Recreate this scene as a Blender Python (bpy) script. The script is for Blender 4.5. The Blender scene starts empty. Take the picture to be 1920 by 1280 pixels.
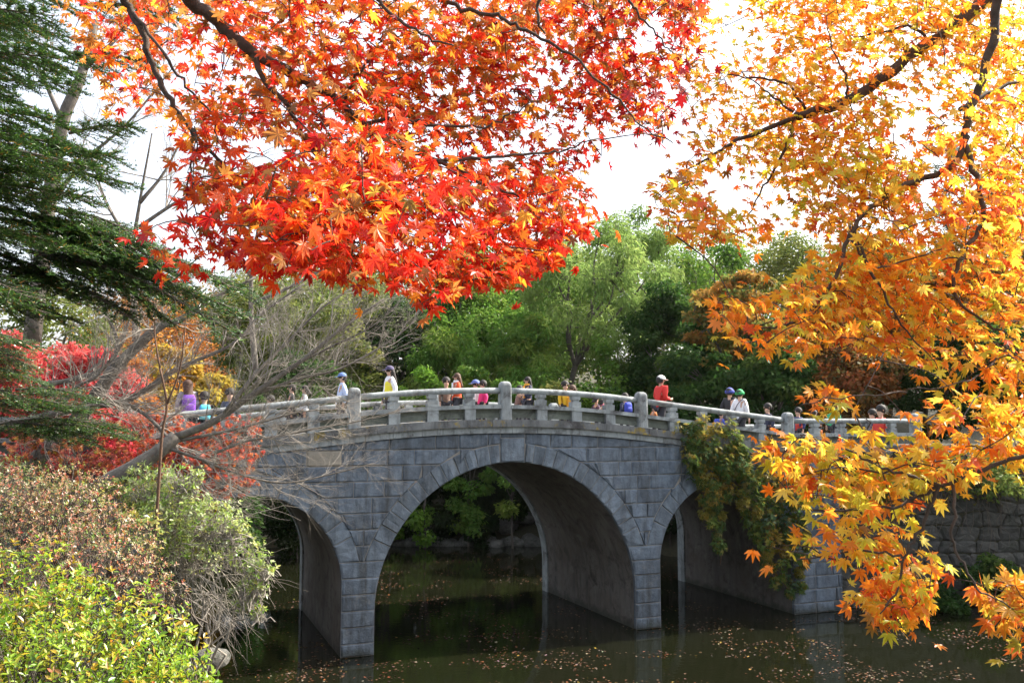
import bpy, math, random
import numpy as np
from mathutils import Vector, Matrix, Euler

random.seed(11)
rng = np.random.default_rng(11)
D = bpy.data
scene = bpy.context.scene
COL = scene.collection
R = math.radians

# ------------------------------------------------------------------ camera, sky, sun, exposure
F_PX, PITCH, CAM_H = 1697.0, R(5.08), 6.354
cam_d = D.cameras.new('camera')
cam_d.sensor_width = 36.0
cam_d.lens = 36.0 * F_PX / 1920.0
cam_d.clip_start, cam_d.clip_end = 0.05, 2000.0
cam = D.objects.new('camera', cam_d)
COL.objects.link(cam)
cam.location = (0, 0, CAM_H)
cam.rotation_euler = (math.pi / 2 + PITCH, 0, 0)
scene.camera = cam

SUN_AZ, SUN_EL = R(63), R(42)          # azimuth clockwise from +Y (into the picture), to the right
world = D.worlds.new('World')
scene.world = world
world.use_nodes = True
wn = world.node_tree
bg = wn.nodes['Background']
sky = wn.nodes.new('ShaderNodeTexSky')
sky.sky_type = 'NISHITA'
sky.sun_disc = False
sky.sun_elevation = SUN_EL
sky.sun_rotation = SUN_AZ
sky.air_density = 1.0
sky.dust_density = 6.0
sky.ozone_density = 1.0
veil = wn.nodes.new('ShaderNodeMix')          # an even veil of thin white cloud over the whole sky
veil.data_type = 'RGBA'
veil.inputs[0].default_value = 0.42
veil.inputs[7].default_value = (4.6, 4.7, 4.9, 1)
wn.links.new(sky.outputs[0], veil.inputs[6])
wn.links.new(veil.outputs[2], bg.inputs[0])
bg.inputs[1].default_value = 0.15
sun_d = D.lights.new('sun', 'SUN')
sun_d.energy = 5.0
sun_d.angle = R(0.5)
sun_d.color = (1.0, 0.94, 0.84)
sun = D.objects.new('sun', sun_d)
COL.objects.link(sun)
sd = Vector((math.sin(SUN_AZ) * math.cos(SUN_EL), math.cos(SUN_AZ) * math.cos(SUN_EL), math.sin(SUN_EL)))
sun.rotation_euler = sd.to_track_quat('Z', 'Y').to_euler()
sun.location = (20, 20, 40)
vs = scene.view_settings
vs.view_transform = 'Standard'
vs.look = 'None'
vs.exposure = 1.5
vs.gamma = 1.0
vs.use_curve_mapping = False

# ------------------------------------------------------------------ helpers
CP, SP = math.cos(PITCH), math.sin(PITCH)

def px(u, v, Y):
    """world point at distance Y in front of the camera that the photograph shows at pixel (u, v)"""
    x, y = (u - 960) / F_PX, (640 - v) / F_PX
    d = np.array([x, CP - y * SP, SP + y * CP])
    return np.array([0, 0, CAM_H]) + d * (Y / d[1])

def proj(P):
    P = np.atleast_2d(P)
    d = P - np.array([0, 0, CAM_H])
    dep = d[:, 1] * CP + d[:, 2] * SP
    up = -d[:, 1] * SP + d[:, 2] * CP
    return 960 + F_PX * d[:, 0] / dep, 640 - F_PX * up / dep

def tag(o, label=None, cat=None, group=None, kind=None):
    if label: o['label'] = label
    if cat: o['category'] = cat
    if group: o['group'] = group
    if kind: o['kind'] = kind
    return o

def empty(name, loc, label, cat, group=None):
    o = D.objects.new(name, None)
    o.empty_display_size = 0.2
    o.location = loc
    COL.objects.link(o)
    return tag(o, label, cat, group)

def link(name, me, parent=None, base=None, mat=None):
    o = D.objects.new(name, me)
    COL.objects.link(o)
    if mat is not None:
        if len(me.materials) == 0:
            me.materials.append(mat)
        elif me.materials[0] != mat:
            o.material_slots[0].link = 'OBJECT'
            o.material_slots[0].material = mat
    if parent is not None:
        o.parent = parent
        if base is None:
            o.location = -Vector(parent.location) if parent.type == 'EMPTY' and parent.parent is None else (0, 0, 0)
        else:
            o.location = base
    return o

class MB:
    """collects faces in world coordinates and links them as ONE mesh"""
    def __init__(self):
        self.v, self.q, self.t, self.c, self.n = [], [], [], [], 0
    def add(self, v, q=None, t=None, c=None):
        v = np.asarray(v, float).reshape(-1, 3)
        self.v.append(v)
        if q is not None and len(q): self.q.append(np.asarray(q, int).reshape(-1, 4) + self.n)
        if t is not None and len(t): self.t.append(np.asarray(t, int).reshape(-1, 3) + self.n)
        if c is not None: self.c.append(np.broadcast_to(np.asarray(c, float), (len(v), 3)))
        self.n += len(v)
        return self
    def mesh(self, name, smooth=False):
        me = D.meshes.new(name)
        v = np.concatenate(self.v) if self.v else np.zeros((0, 3))
        q = np.concatenate(self.q) if self.q else np.zeros((0, 4), int)
        t = np.concatenate(self.t) if self.t else np.zeros((0, 3), int)
        me.vertices.add(len(v))
        me.vertices.foreach_set('co', v.ravel())
        me.loops.add(q.size + t.size)
        me.loops.foreach_set('vertex_index', np.concatenate([q.ravel(), t.ravel()]).astype(np.int32))
        me.polygons.add(len(q) + len(t))
        ls = np.concatenate([np.arange(len(q)) * 4, q.size + np.arange(len(t)) * 3]).astype(np.int32)
        me.polygons.foreach_set('loop_start', ls)
        me.polygons.foreach_set('use_smooth', np.full(len(ls), bool(smooth)))
        if self.c:
            a = me.color_attributes.new('Col', 'FLOAT_COLOR', 'POINT')
            c = np.concatenate(self.c)
            a.data.foreach_set('color', np.hstack([c, np.ones((len(c), 1))]).astype(np.float32).ravel())
        me.update(calc_edges=True)
        me.validate()
        return me
    def build(self, name, mat, parent=None, smooth=False, kind=None):
        o = link(name, self.mesh(name, smooth), parent, None, mat)
        if kind: o['kind'] = kind
        return o

def box(x0, x1, y0, y1, z0, z1):
    v = [(x, y, z) for x in (x0, x1) for y in (y0, y1) for z in (z0, z1)]
    q = [(0, 1, 3, 2), (4, 6, 7, 5), (0, 4, 5, 1), (2, 3, 7, 6), (0, 2, 6, 4), (1, 5, 7, 3)]
    return np.array(v, float), q

def tube(pts, rad, sides=6, cap=True):
    P = np.asarray(pts, float)
    n = len(P)
    rad = np.broadcast_to(np.asarray(rad, float), (n,))
    T = np.gradient(P, axis=0)
    T /= np.linalg.norm(T, axis=1, keepdims=True) + 1e-9
    a = np.array([0, 0, 1.0]) if abs(T[0][2]) < .9 else np.array([1.0, 0, 0])
    U = np.cross(T[0], a); U /= np.linalg.norm(U)
    V = np.zeros((n, sides, 3))
    ang = np.arange(sides) * 2 * math.pi / sides
    for i in range(n):
        U = U - T[i] * np.dot(U, T[i]); U /= np.linalg.norm(U) + 1e-9
        W = np.cross(T[i], U)
        V[i] = P[i] + rad[i] * (np.cos(ang)[:, None] * U + np.sin(ang)[:, None] * W)
    i, j = np.meshgrid(np.arange(n - 1), np.arange(sides), indexing='ij')
    j2 = (j + 1) % sides
    q = np.stack([i * sides + j, i * sides + j2, (i + 1) * sides + j2, (i + 1) * sides + j], -1).reshape(-1, 4)
    t = []
    if cap:
        for b, fl in ((0, 1), ((n - 1) * sides, 0)):
            for k in range(1, sides - 1):
                t.append((b, b + k + 1, b + k) if fl else (b, b + k, b + k + 1))
    return V.reshape(-1, 3), q, t

def smooth_path(P, n=4):
    """Catmull-Rom through the points"""
    P = np.asarray(P, float)
    if len(P) < 3: 
        return np.array([P[0] + (P[-1] - P[0]) * k / n for k in range(n + 1)])
    Q = np.vstack([2 * P[0] - P[1], P, 2 * P[-1] - P[-2]])
    out = []
    for i in range(1, len(Q) - 2):
        for k in range(n):
            t = k / n
            out.append(.5 * (2 * Q[i] + (Q[i + 1] - Q[i - 1]) * t + (2 * Q[i - 1] - 5 * Q[i] + 4 * Q[i + 1] - Q[i + 2]) * t * t
                             + (3 * Q[i] - Q[i - 1] - 3 * Q[i + 1] + Q[i + 2]) * t ** 3))
    out.append(P[-1])
    return np.array(out)

def unit(v):
    v = np.asarray(v, float)
    return v / (np.linalg.norm(v, axis=-1, keepdims=True) + 1e-9)

# ------------------------------------------------------------------ materials
def mat(name, rough=0.8):
    m = D.materials.new(name)
    m.use_nodes = True
    nt = m.node_tree
    b = nt.nodes['Principled BSDF']
    b.inputs['Roughness'].default_value = rough
    return m, nt, b

def N(nt, typ, **kw):
    n = nt.nodes.new(typ)
    for k, v in kw.items():
        if k in n.inputs: n.inputs[k].default_value = v
        else: setattr(n, k, v)
    return n

def ramp(nt, src, stops):
    r = nt.nodes.new('ShaderNodeValToRGB')
    e = r.color_ramp.elements
    while len(e) < len(stops): e.new(0.5)
    for k, (p, c) in enumerate(stops):
        e[k].position = p
        e[k].color = (*c, 1) if len(c) == 3 else c
    nt.links.new(src, r.inputs[0])
    return r

def noise(nt, scale, detail=6, rough=.6, coord='Object', dist=0.0):
    tc = nt.nodes.new('ShaderNodeTexCoord')
    n = N(nt, 'ShaderNodeTexNoise', Scale=scale, Detail=detail, Roughness=rough, Distortion=dist)
    nt.links.new(tc.outputs[coord], n.inputs['Vector'])
    return n

def mix(nt, fac, a, b, mode='MIX'):
    m = nt.nodes.new('ShaderNodeMix')
    m.data_type = 'RGBA'
    m.blend_type = mode
    for sock, val in ((m.inputs[0], fac), (m.inputs[6], a), (m.inputs[7], b)):
        if isinstance(val, (int, float)): sock.default_value = val
        elif isinstance(val, tuple): sock.default_value = (*val, 1)
        else: nt.links.new(val, sock)
    return m.outputs[2]

def bump(nt, b, src, strength=.4, dist=.02):
    bp = N(nt, 'ShaderNodeBump', Strength=strength, Distance=dist)
    nt.links.new(src, bp.inputs['Height'])
    nt.links.new(bp.outputs[0], b.inputs['Normal'])

def stone_mat(name, lo, hi, var=.25, stain=None, lichen=None, bumps=.5, scale=3.0, streak=0, tide=False, bd=.06, bs=7):
    m, nt, b = mat(name, .85)
    n1 = noise(nt, scale, 8, .65)
    r1 = ramp(nt, n1.outputs[0], [(.3, lo), (.7, hi)])
    col = r1.outputs[0]
    oi = nt.nodes.new('ShaderNodeObjectInfo')
    mr = N(nt, 'ShaderNodeMapRange')
    mr.inputs[3].default_value, mr.inputs[4].default_value = 1 - var, 1 + var
    nt.links.new(oi.outputs['Random'], mr.inputs[0])
    hs = nt.nodes.new('ShaderNodeHueSaturation')
    nt.links.new(mr.outputs[0], hs.inputs['Value'])
    nt.links.new(col, hs.inputs['Color'])
    col = hs.outputs[0]
    if stain:
        n2 = noise(nt, 1.7, 9, .72, dist=.8)
        r2 = ramp(nt, n2.outputs[0], [(.50, (0, 0, 0)), (.66, (1, 1, 1))])
        col = mix(nt, r2.outputs[0], col, stain)
    if lichen:
        n3 = noise(nt, 2.6, 8, .7)
        r3 = ramp(nt, n3.outputs[0], [(.55, (0, 0, 0)), (.63, (1, 1, 1))])
        col = mix(nt, r3.outputs[0], col, lichen)
    if streak:
        tc = nt.nodes.new('ShaderNodeTexCoord'); mp = nt.nodes.new('ShaderNodeMapping')
        mp.inputs['Scale'].default_value = (2.6, 2.6, .35)
        n4 = N(nt, 'ShaderNodeTexNoise', Scale=1.6, Detail=8, Roughness=.65)
        nt.links.new(tc.outputs['Object'], mp.inputs[0]); nt.links.new(mp.outputs[0], n4.inputs['Vector'])
        r4 = ramp(nt, n4.outputs[0], [(.46, (0, 0, 0)), (.70, (streak,) * 3)])
        col = mix(nt, r4.outputs[0], col, (.035, .036, .034))
        n5 = noise(nt, 1.1, 9, .75)
        r5 = ramp(nt, n5.outputs[0], [(.58, (0, 0, 0)), (.72, (.55, .55, .55))])
        col = mix(nt, r5.outputs[0], col, (.26, .245, .21))
    if tide:
        tc = nt.nodes.new('ShaderNodeTexCoord'); sx = nt.nodes.new('ShaderNodeSeparateXYZ')
        nt.links.new(tc.outputs['Object'], sx.inputs[0])
        nz = noise(nt, 2.5, 6, .7)
        ad = N(nt, 'ShaderNodeMath'); ad.operation = 'MULTIPLY_ADD'; ad.inputs[1].default_value = .7
        nt.links.new(nz.outputs[0], ad.inputs[0]); nt.links.new(sx.outputs[2], ad.inputs[2])
        r6 = ramp(nt, ad.outputs[0], [(.40, (.75, .75, .75)), (.62, (0, 0, 0))])
        col = mix(nt, r6.outputs[0], col, (.022, .026, .016))
    nt.links.new(col, b.inputs['Base Color'])
    nb = noise(nt, bs, 10, .72, dist=.4)
    bump(nt, b, nb.outputs[0], bumps, bd)
    return m

M = {}
M['ashlar'] = stone_mat('blue_grey_ashlar', (.070, .090, .116), (.155, .190, .228), .2, bumps=1.0, scale=4.5, streak=.85, tide=True)
M['voussoir'] = stone_mat('voussoir_stone', (.085, .108, .134), (.175, .212, .248), .16, bumps=.9, scale=4.5, streak=.75, tide=True)
M['beige_stone'] = stone_mat('beige_block', (.20, .18, .145), (.29, .26, .21), .05)
M['mortar'] = stone_mat('mortar', (.20, .185, .165), (.33, .30, .26), 0, bumps=.3, scale=6)
M['granite'] = stone_mat('weathered_granite', (.20, .22, .222), (.33, .36, .36), .10, stain=(.07, .068, .07), bumps=.5, bd=.012, bs=30, streak=.55)
M['cornice'] = stone_mat('lichened_granite', (.085, .09, .092), (.185, .195, .195), .10, stain=(.032, .027, .028), lichen=(.27, .19, .02), bumps=.6, bd=.018, bs=22, streak=.8)
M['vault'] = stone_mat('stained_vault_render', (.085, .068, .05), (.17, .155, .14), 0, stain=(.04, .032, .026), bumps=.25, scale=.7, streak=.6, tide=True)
M['panel'] = stone_mat('greenish_dark_panel', (.075, .085, .068), (.15, .165, .135), .12, stain=(.04, .042, .035), bumps=.5, bd=.012, bs=30)  # darker, greener stone than the rest of the railing
M['deck'] = stone_mat('deck_paving', (.22, .21, .19), (.32, .31, .28), .05)
M['rubble'] = stone_mat('rubble_stone', (.035, .034, .028), (.085, .08, .068), .35, stain=(.02, .022, .012), bumps=1.0, streak=.5)
M['boulder'] = stone_mat('shore_boulder', (.06, .058, .05), (.15, .145, .125), .3, stain=(.03, .035, .02), bumps=.9)

def bark_mat(name, lo, hi, sc=9):
    m, nt, b = mat(name, .9)
    n1 = noise(nt, sc, 8, .7, dist=.6)
    r = ramp(nt, n1.outputs[0], [(.3, lo), (.7, hi)])
    nt.links.new(r.outputs[0], b.inputs['Base Color'])
    nb = noise(nt, sc * 4, 6, .7)
    bump(nt, b, nb.outputs[0], .6, .02)
    return m
M['bark_dark'] = bark_mat('dark_maple_bark', (.035, .024, .018), (.10, .07, .05), 14)
M['bark_grey'] = bark_mat('grey_smooth_bark', (.055, .046, .038), (.17, .15, .125), 7)
M['bark_brown'] = bark_mat('brown_bark', (.05, .04, .03), (.12, .10, .08), 6)
M['twig_pale'] = bark_mat('pale_dry_twig', (.15, .13, .105), (.34, .305, .26), 9)
M['twig_dark'] = bark_mat('brown_dry_stem', (.06, .045, .032), (.15, .12, .09), 9)
M['vine'] = bark_mat('reddish_brown_vine_bark', (.06, .03, .016), (.15, .08, .045), 12)

def leaf_mat(name, source='Col', trans=.5, gloss=.05, rough=.4):
    m = D.materials.new(name)
    m.use_nodes = True
    nt = m.node_tree
    nt.nodes.clear()
    out = nt.nodes.new('ShaderNodeOutputMaterial')
    if source == 'Col':
        a = nt.nodes.new('ShaderNodeAttribute'); a.attribute_name = 'Col'
        c = a.outputs['Color']
    else:
        a = nt.nodes.new('ShaderNodeObjectInfo')
        c = a.outputs['Color']
    nz = noise(nt, 40, 4, .6)
    rr = ramp(nt, nz.outputs[0], [(.3, (.86, .86, .86)), (.7, (1, 1, 1))])
    c = mix(nt, 1.0, c, rr.outputs[0], 'MULTIPLY')
    d = nt.nodes.new('ShaderNodeBsdfDiffuse'); t = nt.nodes.new('ShaderNodeBsdfTranslucent')
    g = nt.nodes.new('ShaderNodeBsdfGlossy'); g.inputs['Roughness'].default_value = rough
    nt.links.new(c, d.inputs[0]); nt.links.new(c, t.inputs[0])
    m1 = nt.nodes.new('ShaderNodeMixShader'); m1.inputs[0].default_value = trans
    nt.links.new(d.outputs[0], m1.inputs[1]); nt.links.new(t.outputs[0], m1.inputs[2])
    m2 = nt.nodes.new('ShaderNodeMixShader'); m2.inputs[0].default_value = gloss
    nt.links.new(m1.outputs[0], m2.inputs[1]); nt.links.new(g.outputs[0], m2.inputs[2])
    nt.links.new(m2.outputs[0], out.inputs[0])
    return m
M['leaf'] = leaf_mat('maple_leaf', 'Col', .62, .03)
M['leaf_one'] = leaf_mat('single_leaf', 'obj', .62, .03)
M['leaf_bush'] = leaf_mat('shrub_leaf', 'Col', .45, .045, .4)
M['leaf_bush_one'] = leaf_mat('single_shrub_leaf', 'obj', .45, .045, .4)
M['leaf_far'] = leaf_mat('tree_leaf', 'Col', .50, .008)
M['needle'] = leaf_mat('fir_needle', 'Col', .25, .10, .35)
M['litter'] = leaf_mat('fallen_leaf', 'Col', .15, .03, .5)

def plain(name, c, rough=.7, nscale=30, amt=.15):
    m, nt, b = mat(name, rough)
    n1 = noise(nt, nscale, 5, .6)
    r = ramp(nt, n1.outputs[0], [(.3, tuple(x * (1 - amt) for x in c)), (.7, tuple(min(1, x * (1 + amt)) for x in c))])
    nt.links.new(r.outputs[0], b.inputs['Base Color'])
    return m
_cl = {}
def cloth(c):
    k = tuple(round(x, 3) for x in c)
    if k not in _cl: _cl[k] = plain('cloth', k, .8, 25, .12)
    return _cl[k]
M['skin'] = plain('skin', (.50, .30, .21), .55, 15, .06)
M['hair'] = plain('dark_hair', (.015, .011, .009), .75, 60, .3)
M['hair_brown'] = plain('brown_hair', (.07, .033, .017), .75, 60, .3)
M['eye'] = plain('eye', (.02, .015, .012), .3)

# soil / ground
m, nt, b = mat('leaf_strewn_soil', .95)
n1 = noise(nt, .6, 10, .7); n2 = noise(nt, 9, 8, .75)
r1 = ramp(nt, n1.outputs[0], [(.35, (.022, .034, .012)), (.6, (.05, .045, .022))])
r2 = ramp(nt, n2.outputs[0], [(.45, (.022, .022, .01)), (.62, (.075, .05, .022))])
nt.links.new(mix(nt, .5, r1.outputs[0], r2.outputs[0]), b.inputs['Base Color'])
bump(nt, b, n2.outputs[0], .8, .08)
M['soil'] = m
# water
m, nt, b = mat('pond_water', .04)
b.inputs['Base Color'].default_value = (.006, .0068, .003, 1)
b.inputs['IOR'].default_value = 1.33
n1 = noise(nt, 1.3, 4, .55); n2 = noise(nt, 6, 3, .5)
ad = nt.nodes.new('ShaderNodeMath'); ad.operation = 'ADD'
nt.links.new(n1.outputs[0], ad.inputs[0]); nt.links.new(n2.outputs[0], ad.inputs[1])
bump(nt, b, ad.outputs[0], .035, .05)
M['water'] = m

# ------------------------------------------------------------------ the bridge's own frame
TH = R(21.615)
C0 = np.array([-.1906, 26.918])
AX = np.array([math.cos(TH), math.sin(TH)])
PW = np.array([-math.sin(TH), math.cos(TH)])
BW = 7.1
def B(s, w, z):
    s, w, z = np.broadcast_arrays(np.asarray(s, float), np.asarray(w, float), np.asarray(z, float))
    xy = C0 + s[..., None] * AX + w[..., None] * PW
    return np.concatenate([xy, z[..., None]], -1)
def drop(s):
    s = np.abs(np.asarray(s, float))
    return np.where(s < 4.5, .0122 * s * s, np.where(s < 10.4, .247 + .1098 * (s - 4.5), .895))
def ztop(s): return 6.43 - drop(s)              # top of the cornice
def s_at(u, w):
    """where along the bridge the column u of the photograph meets the vertical plane at depth w"""
    t = (u - 960) / F_PX
    # X = t * dep ; dep ~ Y*CP (at camera height)
    a = C0 + w * PW
    k = t * CP
    return (k * a[1] - a[0]) / (AX[0] - k * AX[1])

# ------------------------------------------------------------------ ground and water
POND = [(-8.9, 23.2, .8), (-7.4, 20.2, .8), (-5.4, 17.6, .7), (-2.2, 15.6, .45), (4, 15, .33), (12, 16, .33), (22, 20, .33), (26, 27, 9),
        (19.5, 32.6, 9), (12.2, 32.4, 9), (9.55, 30.9, 9), (7.0, 37.6, 3), (8.5, 42, 1.2), (6, 46, .9), (0, 47.5, .7), (-6, 48, .7), (-14, 46, .7),
        (-20, 41, .8), (-18.5, 34, 1.0), (-11.7, 30.0, 9)]
PV = np.array([(a, b) for a, b, c in POND]); PS = np.array([c for a, b, c in POND])
def ground_z(x, y):
    x = np.asarray(x, float); y = np.asarray(y, float)
    p = np.stack([x, y], -1)
    z = np.full(x.shape, 99.0)
    inside = np.zeros(x.shape, bool)
    n = len(PV)
    for i in range(n):
        a, c = PV[i], PV[(i + 1) % n]
        e = c - a
        t = np.clip(((p - a) @ e) / (e @ e), 0, 1)
        d = np.linalg.norm(p - (a + t[..., None] * e), axis=-1)
        sl, top = PS[i], (4.75 if a[1] < 21 and a[0] > -3 else 5.35)
        zz = np.minimum(d * sl, top)
        z = np.minimum(z, zz)
        cond = ((a[1] > y) != (c[1] > y))
        with np.errstate(divide='ignore', invalid='ignore'):
            xi = a[0] + (y - a[1]) * (c[0] - a[0]) / (c[1] - a[1])
        inside ^= cond & (x < xi)
    hill = np.clip((y - 55) / 60, 0, 1)
    z = z + 9 * hill * hill * (3 - 2 * hill)
    z = z + .12 * np.sin(x * 1.3 + .5) * np.sin(y * 1.1) * (z > .5)
    return np.where(inside, -1.2, z)

xs = np.unique(np.concatenate([np.linspace(-240, -40, 12), np.arange(-40, 45, .6), np.linspace(45, 240, 12)]))
ys = np.unique(np.concatenate([np.linspace(-60, -6, 8), np.arange(-6, 60, .6), np.arange(60, 130, 5), np.linspace(130, 300, 8)]))
GX, GY = np.meshgrid(xs, ys, indexing='ij')
GZ = ground_z(GX, GY)
nx, ny = GX.shape
i, j = np.meshgrid(np.arange(nx - 1), np.arange(ny - 1), indexing='ij')
q = np.stack([i * ny + j, (i + 1) * ny + j, (i + 1) * ny + j + 1, i * ny + j + 1], -1).reshape(-1, 4)
tag(MB().add(np.stack([GX, GY, GZ], -1), q).build('ground', M['soil'], smooth=True), kind='structure')
wv = [(-24, 10, 0), (32, 10, 0), (32, 52, 0), (-24, 52, 0)]
tag(MB().add(wv, [(0, 1, 2, 3)]).build('pond_water', M['water']), kind='structure')

# thin autumn haze filling the whole place
hm = D.materials.new('thin_haze'); hm.use_nodes = True
hn = hm.node_tree; hn.nodes.clear()
ho = hn.nodes.new('ShaderNodeOutputMaterial'); hv = hn.nodes.new('ShaderNodeVolumePrincipled')
hv.inputs['Color'].default_value = (.93, .96, 1, 1); hv.inputs['Density'].default_value = .00006; hv.inputs['Anisotropy'].default_value = .35
hn.links.new(hv.outputs[0], ho.inputs['Volume'])
tag(MB().add(*box(-245, 245, -65, 305, -2.4, 34)).build('haze', hm), kind='stuff')

# ------------------------------------------------------------------ the stone bridge
bridge = empty('stone_bridge', (C0[0], C0[1], 0), 'grey stone bridge with three round arches and granite railings over the dark pond', 'bridge')
bo = (0, 0, 0)
def bpart(name, mb, m, smooth=False, kind=None, parent=None):
    return mb.build(name, m, bridge if parent is None else parent, smooth, kind)

ARCH = [(-7.27, 1.92, 2.48), (.221, 1.08, 4.093), (7.75, 1.92, 2.55)]    # s centre, z centre, radius
RING = .55
ZS = 2.52                                                            # springing joint
def zcorn(s): return ztop(s) - .40                                   # underside of the cornice

def front_stone(name, S, Z, m, proud=.032, depth=.14):
    """S, Z: grids (rows, cols) of one block's face; builds a rock-faced block with its sides"""
    nr, nc = S.shape
    W = -np.abs(rng.normal(proud, .02, S.shape))
    tilt = rng.normal(0, .012)
    W += np.linspace(-tilt, tilt, nc)[None, :]
    W[0, :] = W[-1, :] = W[:, 0] = W[:, -1] = 0.0
    W = np.minimum(W, 0)
    V = B(S, W, Z).reshape(-1, 3)
    idx = np.arange(nr * nc).reshape(nr, nc)
    q = np.stack([idx[:-1, :-1], idx[:-1, 1:], idx[1:, 1:], idx[1:, :-1]], -1).reshape(-1, 4)
    ring = np.concatenate([idx[0, :], idx[1:, -1], idx[-1, -2::-1], idx[-2:0:-1, 0]])
    sb, zb = S.ravel()[ring], Z.ravel()[ring]
    V2 = B(sb, depth, zb)
    n0 = len(V); k = len(ring)
    a = np.arange(k); a2 = (a + 1) % k
    q2 = np.stack([ring[a2], ring[a], n0 + a, n0 + a2], -1)
    return bpart(name, MB().add(np.vstack([V, V2]), np.vstack([q, q2])), m)

GAP = .008
def course(z0, z1, sL, sR, widths, off, top=False, m='ashlar'):
    """one course between the limits sL(z), sR(z)"""
    s = off
    k = 0
    while True:
        w = widths[k % len(widths)] * random.uniform(.85, 1.2); k += 1
        a, c = s, s + w
        s = c
        zt = z0 + GAP + (z1 - z0 - 2 * GAP) * np.array([0, .09, .91, 1]) if z1 - z0 > .1 else np.linspace(z0, z1, 4)
        L = np.array([sL(z) for z in zt]); Rr = np.array([sR(z) for z in zt])
        if a > Rr.max(): break
        lo = np.maximum(a + GAP, L + GAP); hi = np.minimum(c - GAP, Rr - GAP)
        if (hi - lo).max() < .06: continue
        hi = np.maximum(hi, lo + .002)
        S = lo[:, None] + (hi - lo)[:, None] * np.array([0,.05,.35,.65,.95,1])[None, :]
        if top:
            Z = (z0 + GAP) + (np.linspace(0, 1, 4)[:, None]) * (np.minimum(z1, zcorn(S)) - z0 - 2 * GAP)
            if (Z[-1] - Z[0]).max() < .05: continue
            Z = np.maximum(Z, z0 + GAP)
        else:
            Z = np.repeat(zt[:, None], 6, 1)
        cm = .5 * (a + c)
        mm = M['beige_stone'] if (z0 > 5.0 and z0 < 5.3 and a < -5.6 < c and sL(z0) < -5) else M[m]
        front_stone('stone', S, Z, mm)

def ext_R(k):   # right-hand limit of the extrados of arch k at height z
    c, zc, r = ARCH[k]; r = r + RING
    return lambda z: c + math.sqrt(max(0, r * r - (z - zc) ** 2))
def ext_L(k):
    c, zc, r = ARCH[k]; r = r + RING
    return lambda z: c - math.sqrt(max(0, r * r - (z - zc) ** 2))
def int_R(k):
    c, zc, r = ARCH[k]
    return lambda z: c + (math.sqrt(max(0, r * r - (z - zc) ** 2)) if z > zc else r)
def int_L(k):
    c, zc, r = ARCH[k]
    return lambda z: c - (math.sqrt(max(0, r * r - (z - zc) ** 2)) if z > zc else r)
S_END_L, S_END_R = -13.0, 12.3
zpier = [-.5, .0, .33, .77, 1.205, 1.64, 2.08, 2.52]
zsp = [2.52, 2.956, 3.39, 3.83, 4.27, 4.70, 5.135, 5.57]
for z0, z1 in zip(zpier[:-1], zpier[1:]):
    course(z0, z1, int_R(0), int_L(1), [3], -6.0)            # pier blocks go right through
    course(z0, z1, int_R(1), int_L(2), [3], 3.2)
    course(z0, z1, lambda z: S_END_L, int_L(0), [1.0, .8, 1.2], S_END_L)
    course(z0, z1, int_R(2), lambda z: S_END_R, [1.1, .8], 10.2 - random.uniform(0, .3))
for n_, (z0, z1) in enumerate(zip(zsp[:-1], zsp[1:])):
    o = random.uniform(0, .6)
    course(z0, z1, lambda z: S_END_L, ext_L(0), [1.0, .75, 1.3], S_END_L - o)
    top0 = ARCH[0][1] + ARCH[0][2] + RING
    if z0 < top0 - .1:
        course(z0, z1, ext_R(0), ext_L(1), [.95, .6, 1.2, .8], -7.3 - o)
    else:
        course(z0, z1, lambda z: S_END_L, ext_L(1), [1.1, .8, 1.3, .9], S_END_L - o)
    top2 = ARCH[2][1] + ARCH[2][2] + RING
    if z0 < top2 - .1:
        course(z0, z1, ext_R(1), ext_L(2), [.9, .5, 1.1, .8], -o)
        course(z0, z1, ext_R(2), lambda z: S_END_R, [1.0, .7], 7.4)
    else:
        course(z0, z1, ext_R(1), lambda z: S_END_R, [1.1, .8, .9, 1.3], -o)
# top course runs right across, under the cornice and over the ring
def topcourse():
    s = S_END_L
    kz = ARCH[1][1] + ARCH[1][2]
    while s < S_END_R:
        w = random.choice([.9, 1.1, 1.35, .7])
        a, c = s, s + w
        s = c
        cuts = [(a, c)]
        if a < .6 and c > -.15 + 0: pass
        for a1, c1 in cuts:
            if a1 < -.16 < c1 or a1 < .62 < c1 or (-.16 <= a1 and c1 <= .62):
                segs = [(a1, min(c1, -.16)), (max(a1, .62), c1)]
            else:
                segs = [(a1, c1)]
            for x0, x1 in segs:
                if x1 - x0 < .12: continue
                S = np.repeat((x0 + GAP + (x1 - x0 - 2 * GAP) * np.array([0, .04, .25, .5, .75, .96, 1]))[None, :], 4, 0)
                rr = ARCH[1][2] + RING
                zr = ARCH[1][1] + np.sqrt(np.maximum(0, rr * rr - (S[0] - ARCH[1][0]) ** 2))
                bot = np.maximum(5.57, zr) + GAP
                tp = zcorn(S[0]) - GAP
                if (tp - bot).max() < .06: continue
                tp = np.maximum(tp, bot + .004)
                Z = bot[None, :] + np.array([0, .1, .9, 1])[:, None] * (tp - bot)[None, :]
                front_stone('stone', S, Z, M['ashlar'])
topcourse()
# the sliver over the keystone
S = np.repeat(np.linspace(-.15, .61, 6)[None, :], 3, 0)
Z = np.linspace(5.89, float(zcorn(.2)) - GAP, 3)[:, None] + S * 0
front_stone('stone', S, Z, M['ashlar'], .015)

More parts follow.
